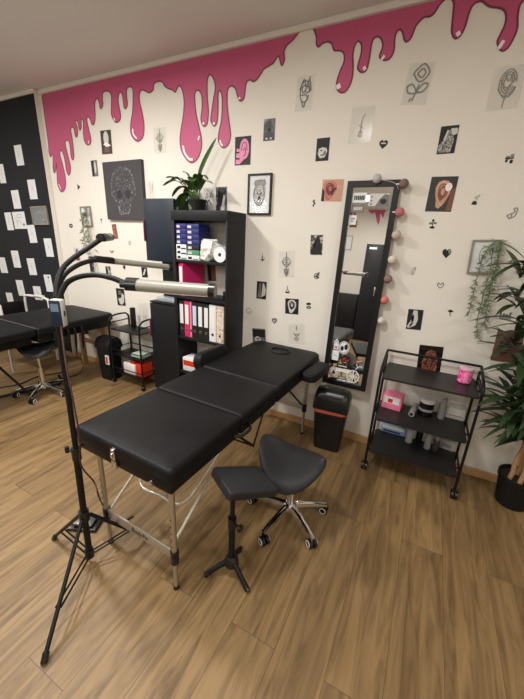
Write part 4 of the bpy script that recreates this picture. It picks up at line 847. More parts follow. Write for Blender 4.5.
bm = new(); box(bm, (cx0-.008, cy-.012, .56), (cx0+.002, cy+.012, .72), .003); obj('door_handle', bm, mat('dark rose metal', (0, 0, 0)), dr)
bm = new(); box(bm, (cx0, cy, .8725), (cx1, byb, .886), .002); obj('niche_top', bm, M_cab, t)
bm = new(); box(bm, (cx0+.06, cy+.02, .887), (cx0+.27, cy+.1, .93), .012, 3); simple('clear_box', bm, mat('clear plastic', (190, 200, 205), .1, alpha=.45), 'low clear plastic box in the niche of the black cupboard', 'box')

# ---- stacked boxes and rolls on the upper shelf
def boxy(name, label, cat, lo, hi, m, bev=.003, group=None, rz=0, marks=()):
    ce = Vector(((lo[0]+hi[0])/2, (lo[1]+hi[1])/2, lo[2])); t_ = thing(name, label, cat, ce, rz, group)
    h_ = [(hi[i]-lo[i])/2 for i in range(3)]
    bm = new(); box(bm, (-h_[0], -h_[1], 0), (h_[0], h_[1], 2*h_[2]), bev); obj('carton', bm, m, t_, local=True)
    for (nm_, u0, v0, u1, v1, mm) in marks:
        bm = new(); box(bm, (-h_[0]+2*h_[0]*u0, -h_[1]-.0012, 2*h_[2]*v0), (-h_[0]+2*h_[0]*u1, -h_[1]+.001, 2*h_[2]*v1)); obj(nm_, bm, mm, t_, False, local=True)
    return t_
sx = bx0+.012; sz0 = 1.2725
lev = ['bottom', 'second', 'third', 'fourth', 'fifth', 'sixth', 'topmost']
cols = [('left', sx, sx+.098, [M_paper, M_paper, M_paper, M_blue, M_blue, M_blue, M_blue]), ('right', sx+.102, sx+.22, [M_paper, M_green, M_ink, M_blue, M_blue, M_blue, M_blue])]
for cn, xa, xb, ms in cols:
    z = sz0
    for k, mm in enumerate(ms):
        cnm = {M_paper: 'white', M_blue: 'blue', M_green: 'green', M_ink: 'black'}[mm]
        hgt = .0375
        boxy('supply_box', '%s supply box, %s of the %s stack on the top bookcase shelf' % (cnm, lev[k], cn), 'box', (xa, by+.012, z), (xb, by+.15, z+hgt-.001), mm, .002, 'supply boxes on the top bookcase shelf', 0,
             [('end_label', .12, .2, .42, .7, M_pale if mm is M_blue else (M_ink if mm is M_paper else M_pale))] + ([('side_stripe', .5, .1, .95, .35, M_green if k == 0 else M_ink)] if mm is M_paper else []))
        z += hgt
# white bag
bm = new(); bmesh.ops.create_icosphere(bm, subdivisions=4, radius=1)
for v in bm.verts:
    p = v.co.copy(); k = 1+.5*noise.noise(p*2.3)+.25*noise.noise(p*6)
    v.co = Vector((sx+.252+.081*k*max(-1, min(1, p.x*1.25)), by+.085+.06*(1+.4*noise.noise(p*3.1))*max(-1, min(1, p.y*1.3)), sz0+.081+.08*max(-1, min(1, p.z*1.15*(1+.35*noise.noise(p*2.1+Vector((3, 1, 2))))))))
for v in bm.verts: v.co.x = max(v.co.x, sx+.226) ; v.co.z = max(v.co.z, sz0+.0005)
simple('white_bag', bm, mat('white plastic bag', (236, 234, 228), .45, bump=.6, bscale=28), 'crumpled white bag next to the blue boxes on the top bookcase shelf', 'bag')
pr = Vector((bx1-th-.058, by+.012, sz0+.056)); t = thing('paper_roll', 'white paper roll lying at the right end of the top bookcase shelf', 'roll', pr-Vector((0, 0, .056)))
bm = new(); tube(bm, [pr, pr+Vector((0, .12, 0))], .055, 26); obj('paper_winding', bm, M_paper, t)
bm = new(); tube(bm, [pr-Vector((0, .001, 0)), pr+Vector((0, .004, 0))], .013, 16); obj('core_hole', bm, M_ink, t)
# ---- magenta binder on the middle shelf and ring binders
def binder(label, x, y, z, w, h, d, m, rz=0, lab=True, group='ring binders in the bookcase', lm=None):
    t_ = thing('ring_binder', label, 'binder', (x, y, z), rz, group)
    bm = new(); box(bm, (0, 0, 0), (.003, d, h), .001); box(bm, (w-.003, 0, 0), (w, d, h), .001); box(bm, (0, 0, 0), (w, .004, h), .001); obj('cover', bm, m, t_, False, local=True)
    bm = new(); box(bm, (.006, .02, .006), (w-.006, d-.012, h-.012)); obj('paper_block', bm, M_paper, t_, False, local=True)
    if lab: bm = new(); box(bm, (w*.18, -.0015, h*.36), (w*.82, .001, h*.9)); obj('spine_label', bm, lm or M_paper, t_, False, local=True)
    bm = new(); tube(bm, [Vector((w/2, .001, h*.2)), Vector((w/2, -.003, h*.2))], .011, 14); fr = obj('finger_ring', bm, M_alu if m is not M_paper else M_ink, t_, local=True)
    bm = new(); tube(bm, [Vector((w/2, -.0028, h*.2)), Vector((w/2, -.0036, h*.2))], .0075, 12); obj('finger_hole', bm, M_ink, fr, local=True)
    return t_
binder('magenta ring binder standing alone on the second bookcase shelf, cover turned outward', sx+.003, by+.026, .9855, .065, .258, .2, M_magenta, -.30)
mott = photo_mat('mottled card', [(.4, (232, 226, 216)), (.56, (214, 188, 170)), (.7, (120, 96, 84))], 60, 3)
bd = [(.054, M_ink, 'black ring binder with white label, leftmost in the row'), (.056, M_magenta, 'magenta ring binder with white label in the row'), (.022, M_pinkcard, 'thin pale pink folder right of the magenta binder'), (.057, M_ink, 'black ring binder with a bluish label, right of the pale pink folder'), (.058, M_ink, 'black ring binder, middle one of three black ones together'), (.058, M_ink, 'black ring binder left of the white binder'), (.068, M_paper, 'white ring binder with a small dark title'), (.072, mott, 'mottled beige ring binder, rightmost in the row')]
x = sx-.001; blab = mat('bluish label', (196, 210, 226), .6)
for i, (w, m, lb) in enumerate(bd):
    binder(lb, x, by+.02, .6455, w-.001, .30, .2, m, 0, i not in (2, 7), lm=blab if i == 3 else (mat('ivory label', (236, 232, 224), .6) if i == 6 else None)); x += w
bm = new(); box(bm, (bx1-th-.062, by+.06, .9855), (bx1-th-.02, by+.12, 1.055), .004); simple('small_box', bm, M_blk, 'small black box at the right end of the second bookcase shelf', 'box')
boxy('paper_packet', 'pink and white packet on the low bookcase shelf beside the left arm pad', 'box', (sx+.02, by+.02, .3305), (sx+.15, by+.14, .45), M_paper, .002, None, 0, [('pink_band', .05, .4, .95, .8, M_red)])

# ---- pot plant on the bookcase
pp = Vector((-1.70, 2.185, btop)); t = thing('potted_peace_lily', 'leafy green plant in a dark pot on top of the bookcase', 'plant', pp)
bm = new(); lathe(bm, [(.055, .0), (.06, .004), (.07, .07), (.076, .072), (.076, .085), (.069, .085), (.065, .074)], pp, 22); obj('pot', bm, M_blkrough, t)
bm = new(); lathe(bm, [(.058, .062), (.0645, .072)], pp, 16); obj('soil', bm, M_soil, t)
r = random.Random(12); bl_ = new(); bs = new()
def arch_leaf(base, mid_, tip, w, bmL, bmS, nvec=Vector((0, 0, 1))):
    sp = spline([base, mid_, tip], 7); tube(bmS, sp[:6], .003, 5)
    A = sp[4:]; prev = None
    for i, c_ in enumerate(A):
        tt = i/(len(A)-1); d = (A[min(i+1, len(A)-1)]-A[max(i-1, 0)]).normalized()
        s = d.cross(nvec); s = s.normalized() if s.length > .15 else Vector((1, 0, 0)); ww = w*max(.03, math.sin(PI*(tt*.95+.04))**.75)
        nn = s.cross(d).normalized()
        row = [bmL.verts.new(c_-s*ww/2+nn*ww*.14), bmL.verts.new(c_), bmL.verts.new(c_+s*ww/2+nn*ww*.14)]
        if prev:
            for k in (0, 1): bmL.faces.new((prev[k], prev[k+1], row[k+1], row[k]))
        prev = row
b0 = pp+Vector((0, 0, .068))
targets = [(163, 186), (166, 178), (172, 197), (178, 190), (183, 172), (192, 182), (199, 176), (204, 183), (213, 184), (186, 200), (195, 203), (176, 207), (181, 213), (190, 210), (170, 182), (188, 177), (208, 180), (180, 184), (200, 190)]
for i, (x, y) in enumerate(targets):
    tip = W(x, y, 2.16-.10*r.random()); md = b0.lerp(tip, .5)+Vector((0, -.02, .05+.05*r.random()))
    arch_leaf(b0+Vector((r.uniform(-.03, .03), r.uniform(-.03, .03), 0)), md, tip, .05+.02*r.random(), bl_, bs)
tip = W(216.5, 137.5, 2.20); arch_leaf(b0, W(200, 172, 2.19), tip, .030, bl_, bs, Vector((.5, -.6, .3)))
obj('foliage', bl_, M_leaf, t, ang=80); obj('leaf_stalk', bs, mat('green stalk', (90, 116, 60), .5), t)

# ================================================================== SWING BIN
def swing_bin(label, x0, x1, y0, y1, hb, hl, m, bag=None, rz=0, lid_tilt=0):
    ce = Vector(((x0+x1)/2, (y0+y1)/2, 0)); t_ = thing('swing_bin', label, 'bin', ce, rz); w = (x1-x0)/2; d = (y1-y0)/2
    bm = new(); rings = []
    for z, s in ((0, .80), (.012, .83), (hb-.012, 1.0), (hb, 1.0)):
        rings.append([bm.verts.new(p) for p in [Vector((q_.x, q_.y, z)) for q_ in rounded_rect(-w*s, -d*s, w*s, d*s, (.025,)*4, 4)]])
    for i in range(3): bridge(bm, rings[i], rings[i+1])
    bm.faces.new(rings[0][::-1]); bm.faces.new(rings[-1]); obj('bin_body', bm, m, t_, local=True)
    if bag:
        bm = new(); rg = []
        for z, s in ((hb-.02, 1.015), (hb-.004, 1.05), (hb+.004, 1.03)):
            o_ = rounded_rect(-w*s, -d*s, w*s, d*s, (.027,)*4, 6)
            rg.append([bm.verts.new(Vector((p.x, p.y, z+.006*math.sin(i*.9)*(1 if z < hb-.01 else .2)))) for i, p in enumerate(o_)])
        bridge(bm, rg[0], rg[1]); bridge(bm, rg[1], rg[2]); bm.faces.new(rg[2]); obj('bag_rim', bm, bag, t_, local=True)
    # domed lid, arched front to back
    bm = new(); n = 12; secs_ = []
    for sx_ in (-1.03, -1, -.92, -.75, .75, .92, 1, 1.03):
        row = []
        for k in range(n+1):
            a = PI*k/n; f = {1.03: .55, 1: .8, .92: .94, .75: 1}[abs(sx_)]; fy = 1 if abs(sx_) < 1 else .95
            row.append(Vector((sx_*w*1.04, -math.cos(a)*d*1.06*fy, hb+.022+max(0, math.sin(a))**.7*(hl-.022)*f)))
        row += [Vector((sx_*w*1.04, d*1.06*(1 if abs(sx_) < 1 else .95), hb+.003)), Vector((sx_*w*1.04, -d*1.06*(1 if abs(sx_) < 1 else .95), hb+.003))]
        secs_.append([bm.verts.new(p) for p in row])
    for i in range(7): bridge(bm, secs_[i], secs_[i+1])
    bm.faces.new(secs_[0][::-1]); bm.faces.new(secs_[-1]); lid = obj('lid', bm, m, t_, local=True)
    bm = new()
    prev = None
    for k in range(2, n-1):
        a = PI*k/n; y_ = -math.cos(a)*d*1.06; z_ = hb+.022+math.sin(a)**.7*(hl-.022)+.004
        row = [bm.verts.new(Vector((sx_*w*.68, y_, z_))) for sx_ in (-1, 1)]
        lowr = [bm.verts.new(Vector((sx_*w*.68, y_, z_-.006))) for sx_ in (-1, 1)]
        if prev:
            bm.faces.new((prev[0][0], prev[0][1], row[1], row[0])); bm.faces.new((prev[1][0], prev[0][0], row[0], lowr[0])); bm.faces.new((prev[0][1], prev[1][1], lowr[1], row[1]))
        else: bm.faces.new((row[0], row[1], lowr[1], lowr[0]))
        prev = (row, lowr)
    bm.faces.new((prev[0][1], prev[0][0], prev[1][0], prev[1][1]))
    obj('swing_flap', bm, m, lid, local=True, ang=60)
    return t_
swing_bin('black swing lid bin with an orange bag rim, under the tall mirror', -.575, -.345, 2.035, 2.185, .325, .15, M_blkplastic, M_orange, .06)
b2 = swing_bin('black swing lid bin behind the small left trolley', -2.885, -2.695, 2.02, 2.19, .335, .12, M_blkrough, None)
bm = new(); box(bm, (.05, -.093, .19), (.1, -.086, .285)); s_ = obj('paper_label', bm, M_paper, b2, False, local=True)
bm = new(); box(bm, (.058, -.0945, .2), (.085, -.092, .27)); obj('label_print', bm, M_red, s_, False, local=True)

# ================================================================== TROLLEY (right)
t = thing('trolley', 'black three shelf trolley on casters between the bin and the palm', 'trolley', (.105, 2.1, 0))
ty0 = .045
qx0, qx1, qy0, qy1 = -.164, .372, 1.955, 2.262
shl = {'top': .695, 'mid': .412, 'low': .172}
for z in shl.values():
    bm = new(); o_ = rounded_rect(qx0+.014, qy0, qx1-.014, qy1, (.02,)*4, 4); plate(bm, [Vector((p.x, p.y, z-.012)) for p in o_], (0, 0, 1), .012); sh_ = obj('shelf', bm, mat('black shelf', (30, 28, 28), .42, var=.1, vscale=12), t, ang=30)
for xs in (qx0, qx1):
    for ys in (qy0+ty0, qy1-.02):
        bm = new(); tube(bm, [Vector((xs, ys, .062)), Vector((xs, ys, .755 if ys > 2.1 else .71))], .008, 10); obj('post', bm, M_blk, t)
        bm = new(); tube(bm, [Vector((xs, ys, .064)), Vector((xs, ys, .045))], .009, 10)
        for dx in (-.011, .011): tube(bm, [Vector((xs+dx-.007, ys-.012, .027)), Vector((xs+dx+.007, ys-.012, .027))], .0268, 18)
        box(bm, (xs-.021, ys-.022, .036), (xs+.021, ys+.004, .056), .005); obj('caster', bm, M_blkplastic, t)
    bm = new(); tube(bm, spline([Vector((xs, qy0+ty0, .70)), Vector((xs, qy0+ty0+.004, .72)), Vector((xs, qy0+ty0+.04, .745)), Vector((xs, qy1-.02, .785))], 6), .008, 10); obj('side_rail', bm, M_blk, t)
    bm = new(); tube(bm, [Vector((xs, qy0+ty0, .715)), Vector((xs, qy1-.02, .722))], .005, 8); obj('side_rail', bm, M_blk, t)
bm = new(); tube(bm, [Vector((qx0, qy1-.02, .785)), Vector((qx1, qy1-.02, .785))], .0075, 10); obj('back_rail', bm, M_blk, t)
for z in (.177, .417, .70):
    for xs in (qx0, qx1):
        bm = new(); tube(bm, [Vector((xs, qy0+ty0, z-.006)), Vector((xs, qy1-.02, z-.006))], .006, 8); tube(bm, [Vector((xs, qy0+.1, z-.006)), Vector((xs+(.02 if xs == qx0 else -.02), qy0+.1, z-.006))], .006, 8); obj('shelf_bracket', bm, M_blk, t)
    bm = new(); tube(bm, [Vector((qx0, qy1-.012, z-.02)), Vector((qx1, qy1-.012, z-.02))], .005, 8); obj('shelf_bracket', bm, M_blk, t)
# things on it
ZT, ZM, ZL = .6955, .4125, .1725
p = F(463.5, 382, ZT); p.y = min(p.y, 2.19); t = thing('candle_jar', 'pink glass candle jar at the right end of the trolley top', 'candle', p)
bm = new(); lathe(bm, [(.03, 0), (.037, .004), (.038, .082), (.035, .088), (.032, .082), (.032, .078)], p, 26); jar = obj('jar', bm, photo_mat('pink jar glass', [(.35, (226, 40, 130)), (.55, (242, 120, 178)), (.72, (250, 205, 225))], 34, 2, rough=.15), t)
bm = new(); lathe(bm, [(.0365, .082), (.0395, .084), (.0395, .093), (.0365, .095)], p, 26); obj('jar_rim', bm, mat('pale glass rim', (226, 190, 204), .15), t)
p = F(389, 408, ZM)+Vector((.015, .035, 0)); boxy('glove_box', 'pink and white cardboard box at the left end of the middle trolley shelf', 'box', (p.x-.06, p.y-.05, ZM), (p.x+.06, p.y+.06, ZM+.095), M_pinkcard, .003, None, -.1, [('white_panel', .1, .45, .9, .95, M_paper), ('red_mark', .3, .5, .55, .8, M_red)])
def bottle(name, label, cat, p, r, h, m, capm=None, neck=.5, group=None, caph=.02):
    t_ = thing(name, label, cat, p, 0, group); bm = new()
    if capm: lathe(bm, [(r*.9, 0), (r, .004), (r, h*.78), (r*.95, h*.82), (r*neck, h*.9)], p, 20)
    else: lathe(bm, [(r*.9, 0), (r, .004), (r, h-.004), (r*.9, h)], p, 20)
    obj('body', bm, m, t_)
    if capm: bm = new(); lathe(bm, [(r*neck*1.15, h*.895), (r*neck*1.15, h+caph-.004), (r*neck*.9, h+caph)], p, 16); obj('cap', bm, capm, t_)
    return t_
M_greyroll = mat('grey film', (150, 148, 146), .35)
g0 = F(410.5, 418, ZM)+Vector((0, .012, .021)); t = thing('film_roll', 'grey roll lying front to back on the middle trolley shelf', 'roll', g0-Vector((0, 0, .021)))
bm = new(); tube(bm, [g0, g0+Vector((.02, .16, 0))], .0185, 20); obj('film', bm, M_greyroll, t)
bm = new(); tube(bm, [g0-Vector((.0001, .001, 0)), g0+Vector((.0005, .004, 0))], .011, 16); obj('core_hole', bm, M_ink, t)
pj = F(424.5, 417, ZM)+Vector((0, .045, 0)); t = thing('wide_jar', 'wide black jar with a white lid on the middle trolley shelf', 'jar', pj)
bm = new(); lathe(bm, [(.038, 0), (.045, .006), (.045, .085), (.04, .09)], pj, 26); obj('jar_body', bm, mat('black glass', (16, 16, 17), .12), t)
bm = new(); lathe(bm, [(.046, .091), (.046, .112), (.042, .116)], pj, 26); obj('lid', bm, M_gloss_white, t)
bm = new(); lathe(bm, [(.0457, .035), (.0457, .052)], pj, 26); obj('label_band', bm, M_silver, t)
bottle('spray_bottle', 'grey bottle right of the white lidded jar on the middle trolley shelf', 'bottle', F(439, 419, ZM)+Vector((.008, .02, 0)), .023, .115, M_greyroll, M_silver, .6)
bottle('spray_bottle', 'taller silver bottle behind the grey bottle on the middle trolley shelf', 'bottle', F(441, 414, ZM)+Vector((.02, .075, 0)), .021, .13, M_silver, M_greyroll, .5)
p = F(457, 421, ZM)+Vector((0, .06, 0)); boxy('carton', 'white carton at the right end of the middle trolley shelf', 'box', (p.x-.072, p.y-.045, ZM), (p.x+.038, p.y+.045, ZM+.075), M_gloss_white, .003, None, -.05, [('panel_line', .1, .3, .9, .36, M_greyink)])
p = F(391, 434, ZL)+Vector((0, .06, 0)); boxy('glove_box', 'blue and white box at the left end of the lowest trolley shelf', 'box', (p.x-.075, p.y-.05, ZL), (p.x+.09, p.y+.05, ZL+.06), mat('pale blue card', (150, 176, 206), .5), .003, None, 0, [('white_panel', .05, .55, .95, .95, M_paper), ('blue_band', .1, .15, .8, .35, M_blue)])
bottle('spray_bottle', 'pale grey bottle, leftmost of the bottles on the lowest trolley shelf', 'bottle', F(407.5, 443, ZL)+Vector((.003, .02, 0)), .023, .125, mat('pale grey plastic', (176, 178, 184), .35), M_silver, .55)
bottle('spray_bottle', 'black bottle with grey neck in the middle of the lowest trolley shelf', 'bottle', F(417, 444, ZL)+Vector((.005, .035, 0)), .021, .125, M_blkplastic, M_silver, .4)
bottle('spray_bottle', 'silver bottle right of the black one on the lowest trolley shelf', 'bottle', F(426, 449.5, ZL)+Vector((.003, .02, 0)), .021, .12, M_silver, M_gloss_white, .55)
bottle('spray_bottle', 'dark grey bottle next to the small carton on the lowest trolley shelf', 'bottle', F(434, 452.5, ZL)+Vector((.003, .02, 0)), .02, .10, mat('dark grey plastic', (66, 66, 70), .3), M_greyroll, .6)
p = F(447, 452, ZL)+Vector((0, .07, 0)); boxy('carton', 'grey white carton at the right end of the lowest trolley shelf', 'box', (p.x-.045, p.y-.045, ZL), (p.x+.045, p.y+.05, ZL+.065), mat('grey white card', (178, 176, 172), .5), .003, None, -.12, [('print', .15, .25, .8, .7, M_greyink)])

# ================================================================== PALM (right)
pb = Vector((.685, 2.13, 0)); t = thing('potted_palm', 'tall cane palm in a black pot at the right edge of the picture', 'plant', pb)
bm = new(); lathe(bm, [(.075, 0), (.08, .004), (.098, .17), (.104, .172), (.104, .2), (.096, .2), (.092, .17)], pb, 28); obj('pot', bm, M_blkrough, t)
bm = new(); lathe(bm, [(.08, .16), (.093, .178)], pb, 20); obj('soil', bm, M_soil, t)
canes = [((-.05, -.03), (-.035, -.045), .62), ((-.005, -.055), (.015, -.065), .86), ((.055, .0), (.09, -.02), 1.12), ((.0, .04), (.01, .03), .74)]
r = random.Random(21); tops = []
for (a, b, h_) in canes:
    bm = new(); p0 = pb+Vector((a[0], a[1], .17)); p1 = pb+Vector((b[0], b[1], h_)); pts = [p0.lerp(p1, k/8)+Vector((.004*math.sin(k*2), 0, 0)) for k in range(9)]
    tube(bm, pts, [.0125-.0004*k+(.0012 if k % 2 else 0) for k in range(9)], 10); obj('cane', bm, M_cane, t); tops.append((p0, p1))
bl_ = new()
def palm_burst(p, n, L, w, spread, seed):
    rr = random.Random(seed)
    for i in range(n):
        a = 2*PI*(i/n)+rr.uniform(-.3, .3); el = rr.uniform(-.15, 1.1)
        d = Vector((math.cos(a)*math.cos(el), math.sin(a)*math.cos(el), math.sin(el)))
        if p.y+d.y*L > WY-.04: d.y = -abs(d.y)*.4
        leaf(bl_, p+Vector((0, 0, rr.uniform(-.05, .05))), d, Vector((0, 0, 1)), L*rr.uniform(.65, 1.15), w*rr.uniform(.8, 1.2), rr.uniform(.25, .6), seg=6)
for k, (p0, p1) in enumerate(tops):
    palm_burst(p1, 22, .25, .042, 1, 30+k)
    palm_burst(p0.lerp(p1, .82), 14, .22, .038, 1, 40+k)
    palm_burst(p0.lerp(p1, .62), 10, .19, .034, 1, 50+k)
for px_, py_, n in ((518, 300, 12), (514, 345, 12), (512, 392, 14), (516, 425, 12), (522, 270, 12), (520, 365, 12), (514, 412, 8), (524, 325, 12), (524, 395, 12)):
    palm_burst(W(px_, py_, 2.06), n+3, .2, .036, 1, int(px_+py_))
for v in bl_.verts: v.co.y = min(v.co.y, WY-.012)
obj('foliage', bl_, M_leaf2, t, ang=80)

# ================================================================== LEFT SIDE: WOODEN TREATMENT TABLE
wz = .668
wt = thing('massage_table', 'black treatment table on wooden legs, far left beside the dark wall', 'massage table', (-3.155, 1.45, 0))
x0, x1, y0, y1 = -3.50, -2.80, .35, 2.225
for i, (ya, yb) in enumerate(((y0, 1.455), (1.465, y1))):
    bm = new(); cushion(bm, rounded_rect(x0, ya, x1, yb, (.02, .02, .06, .06) if i else (.05, .05, .02, .02)), wz-.06, wz, .022, .003); obj('padded_section', bm, M_leather, wt)
    bm = new(); box(bm, (x0+.03, ya+.01, wz-.13), (x1-.03, yb-.03, wz-.0605), .004); obj('base_tray', bm, M_leather_flat, wt)
bm = new(); plate(bm, [Vector((x, 1.4575, z)) for x, z in ((x0+.02, wz-.004), (x1-.01, wz-.004), (x1-.01, wz+.0015), (x0+.02, wz+.0015))], (0, 1, 0), .005); obj('seam_piping', bm, mat('grey piping', (92, 92, 92), .5), wt)
for ly in (.55, 2.19):
    for lx in (x0+.17, x1-.125):
        bm = new(); box(bm, (lx-.018, ly-.024, .0), (lx+.018, ly+.024, wz-.1305), .004); obj('leg', bm, M_wood, wt)
    bm = new(); box(bm, (x0+.1885, ly-.012, .28), (x1-.1435, ly+.012, .325), .003); obj('leg_rail', bm, M_wood, wt)
# curved corner bracket and long stretcher
for lx, sg in ((x0+.1885, 1), (x1-.1435, -1)):
    P_ = [Vector((lx, 2.18, .537)), Vector((lx+sg*.2, 2.18, .537)), Vector((lx+sg*.12, 2.18, .50)), Vector((lx+sg*.05, 2.18, .43)), Vector((lx, 2.18, .33))]
    bm = new(); plate(bm, P_, (0, 1, 0), .02); obj('corner_brace', bm, M_wood, wt)
# black straps hanging at its side
bm = new()
for k, (yy, l) in enumerate(((1.72, .2), (1.78, .24), (1.85, .22), (1.60, .15))):
    tube(bm, spline([Vector((x1-.012, yy, wz-.06)), Vector((x1-.004, yy+.005, wz-.12)), Vector((x1-.01, yy-.004, wz-.06-l))], 5), [.008, .012, .012, .012, .012, .012, .011, .011, .009, .008, .006], 8)
obj('hanging_strap', bm, M_leather_flat, wt)
# black tube foot frame in front of the stool
t = thing('tube_frame_stand', 'black bent tube stand on the floor under the wooden legged table', 'stand', (-3.35, 1.42, 0))
bm = new(); tube(bm, [Vector((-3.28, 1.2, .50)), Vector((-3.28, 1.2, .03)), Vector((-3.27, 1.215, .012)), Vector((-3.23, 1.25, .010)), Vector((-3.05, 1.72, .010)), Vector((-3.05, 1.735, .03)), Vector((-3.06, 1.72, .1))], .011, 10); obj('sled_foot', bm, M_blk, t)
bm = new(); tube(bm, [Vector((-3.22, 1.2, .50)), Vector((-3.0, 1.42, .02))], .010, 10); obj('slanted_leg', bm, M_blk, t)
bm = new(); tube(bm, [Vector((-3.28, 1.2, .50)), Vector((-3.22, 1.2, .505)), Vector((-3.1, 1.32, .50))], .012, 10); obj('top_bar', bm, M_blk, t)
# white tubular chair behind it
t = thing('tube_chair', 'black seated armchair with white tube frame between the wooden legged table and the dark wall', 'chair', (-3.95, 1.85, 0))
for yy in (1.62, 2.08):
    bm = new(); tube(bm, spline([Vector((-4.12, yy, .02)), Vector((-4.12, yy, .5)), Vector((-4.11, yy, .67)), Vector((-4.05, yy, .722)), Vector((-3.75, yy, .725)), Vector((-3.68, yy, .715)), Vector((-3.66, yy, .65)), Vector((-3.66, yy, .02))], 6), .013, 10); obj('arm_frame', bm, M_gloss_white, t)
    bm = new(); box(bm, (-3.90, yy-.025, .735), (-3.75, yy+.025, .75), .006); obj('arm_rest', bm, M_gloss_white, t)
bm = new(); box(bm, (-4.12, 1.64, .42), (-3.66, 2.06, .46), .01); obj('seat', bm, M_blkrough, t)
bm = new(); box(bm, (-4.135, 1.64, .50), (-4.11, 2.06, .66), .008); obj('backrest', bm, M_blkrough, t)
# cables and socket
bm = new(); q_ = W(88.8, 332); box(bm, (q_.x-.04, WY-.012, q_.z-.04), (q_.x+.04, WY-.0005, q_.z+.04), .004); t = thing('wall_socket', 'white power socket low on the wall under the wooden legged table', 'socket', (q_.x, WY-.006, q_.z-.04)); obj('socket_plate', bm, M_gloss_white, t)
bm = new(); tube(bm, [Vector((q_.x, WY-.0122, q_.z)), Vector((q_.x, WY-.0145, q_.z))], .02, 16); obj('socket_ring', bm, M_pale, t)
bm = new(); tube(bm, [Vector((q_.x, WY-.015, q_.z)), Vector((q_.x, WY-.05, q_.z)), Vector((q_.x, WY-.06, q_.z-.012))], [.017, .017, .008], 12)
tube(bm, spline([Vector((q_.x, WY-.058, q_.z-.01)), Vector((q_.x+.02, WY-.1, q_.z-.16)), Vector((q_.x+.01, WY-.15, .10)), F(83, 366, .006), F(78, 374, .006), F(62, 378, .006)], 8), .0045, 6)
simple('power_plug', bm, M_cable, 'black plug and cable hanging from the white wall socket', 'cable')
bm = new(); tube(bm, spline([F(-8, 390, .006), F(3, 387, .006), F(20, 384, .006), F(36, 377, .006), F(52, 374, .006), F(64, 372, .006)], 8), .005, 6); simple('floor_cable', bm, M_cable, 'black cable running over the floor to the left picture edge', 'cable')

# ================================================================== SMALL LEFT TROLLEY
t = thing('trolley', 'small black trolley with rounded rails, left of the tall cupboard', 'trolley', (-2.48, 2.15, 0))
qx0, qx1, qy0, qy1 = -2.675, -2.275, 2.045, 2.285
for z in (.565, .31, .12):
    bm = new(); box(bm, (qx0+.008, qy0+.008, z-.012), (qx1-.008, qy1-.008, z), .003); obj('shelf', bm, M_blk, t)
    if z != .565:
        bm = new(); tube(bm, [Vector((x_, y_, z+.05)) for x_, y_ in ((qx0, qy0), (qx1, qy0), (qx1, qy1), (qx0, qy1))], .005, 8, closed=True); obj('shelf_rail', bm, M_blk, t)
for xs in (qx0, qx1):
    bm = new(); tube(bm, spline([Vector((xs, qy0, .05)), Vector((xs, qy0, .3)), Vector((xs, qy0, .60)), Vector((xs, qy0+.02, .66)), Vector((xs, qy0+.07, .685)), Vector((xs, qy1-.05, .685)), Vector((xs, qy1-.01, .66)), Vector((xs, qy1, .60)), Vector((xs, qy1, .05))], 5), .0085, 10); obj('side_hoop', bm, M_blk, t)
    bm = new(); tube(bm, [Vector((xs, qy0, .62)), Vector((xs, qy1, .62))], .006, 8); obj('side_rail', bm, M_blk, t)
    for ys in (qy0, qy1):
        bm = new(); tube(bm, [Vector((xs, ys, .055)), Vector((xs, ys, .03))], .009, 8); tube(bm, [Vector((xs-.012, ys, .022)), Vector((xs+.012, ys, .022))], .022, 14); obj('caster', bm, M_blkplastic, t)
bm = new(); box(bm, (-2.555, 2.20, .5655), (-2.515, 2.24, .76), .006); simple('upright_box', bm, M_blkrough, 'upright narrow black box standing on the small left trolley', 'box')
tb_=boxy('tool_box', 'white plastic tub with a red lid on the lower shelf of the small left trolley', 'tub', (-2.56, 2.07, .1205), (-2.40, 2.2, .235), M_gloss_white, .01)
boxy('red_tub', 'red plastic tub at the right of the small left trolley shelf', 'tub', (-2.39, 2.07, .1205), (-2.29, 2.2, .255), M_red, .01)
bm = new(); box(bm, (-2.47, 2.075, .2352), (-2.403, 2.15, .26), .008); obj('lid', bm, M_red, tb_, label='red lid')
boxy('tissue_pack', 'pale green packet on the middle shelf of the small left trolley', 'packet', (-2.45, 2.08, .3105), (-2.3, 2.2, .345), mat('pale green pack', (170, 190, 172), .5), .006)

# ================================================================== BEHIND THE CAMERA (seen in the mirror)
t = thing('wardrobe', 'black wardrobe by the far wall, seen in the tall mirror', 'wardrobe', (-.93, -2.6, 0))
bm = new(); box(bm, (-1.25, -2.95, 0), (-.55, -2.45, 1.95), .004); obj('body', bm, M_cab, t)
for xa, xb in ((-1.245, -.905), (-.885, -.555)):
    bm = new(); box(bm, (xa, -2.4495, .06), (xb, -2.43, 1.94), .003); d_ = obj('door', bm, M_cab, t)
    bm = new(); box(bm, (xb-.06 if xa < -1 else xa+.03, -2.4295, .95), (xb-.04 if xa < -1 else xa+.05, -2.41, 1.12), .003); obj('handle', bm, M_alu, d_)
    bm = new(); box(bm, (xa+.06, -2.4297, 1.85), (xa+.2, -2.428, 1.89)); obj('paper_tag', bm, M_paper, d_, False)
bm = new(); box(bm, (-2.5, -2.95, .0), (-1.27, -2.5, .93), .006); t = thing('sideboard', 'low black sideboard by the far wall, seen in the mirror left of the wardrobe', 'sideboard', (-1.88, -2.7, 0)); obj('body', bm, M_blk, t)
for xa in (-2.49, -2.08, -1.67):
    bm = new(); box(bm, (xa, -2.4995, .06), (xa+.395, -2.482, .90), .003); obj('door', bm, M_blk, t)
mo = tl; mn = nm.normalized()
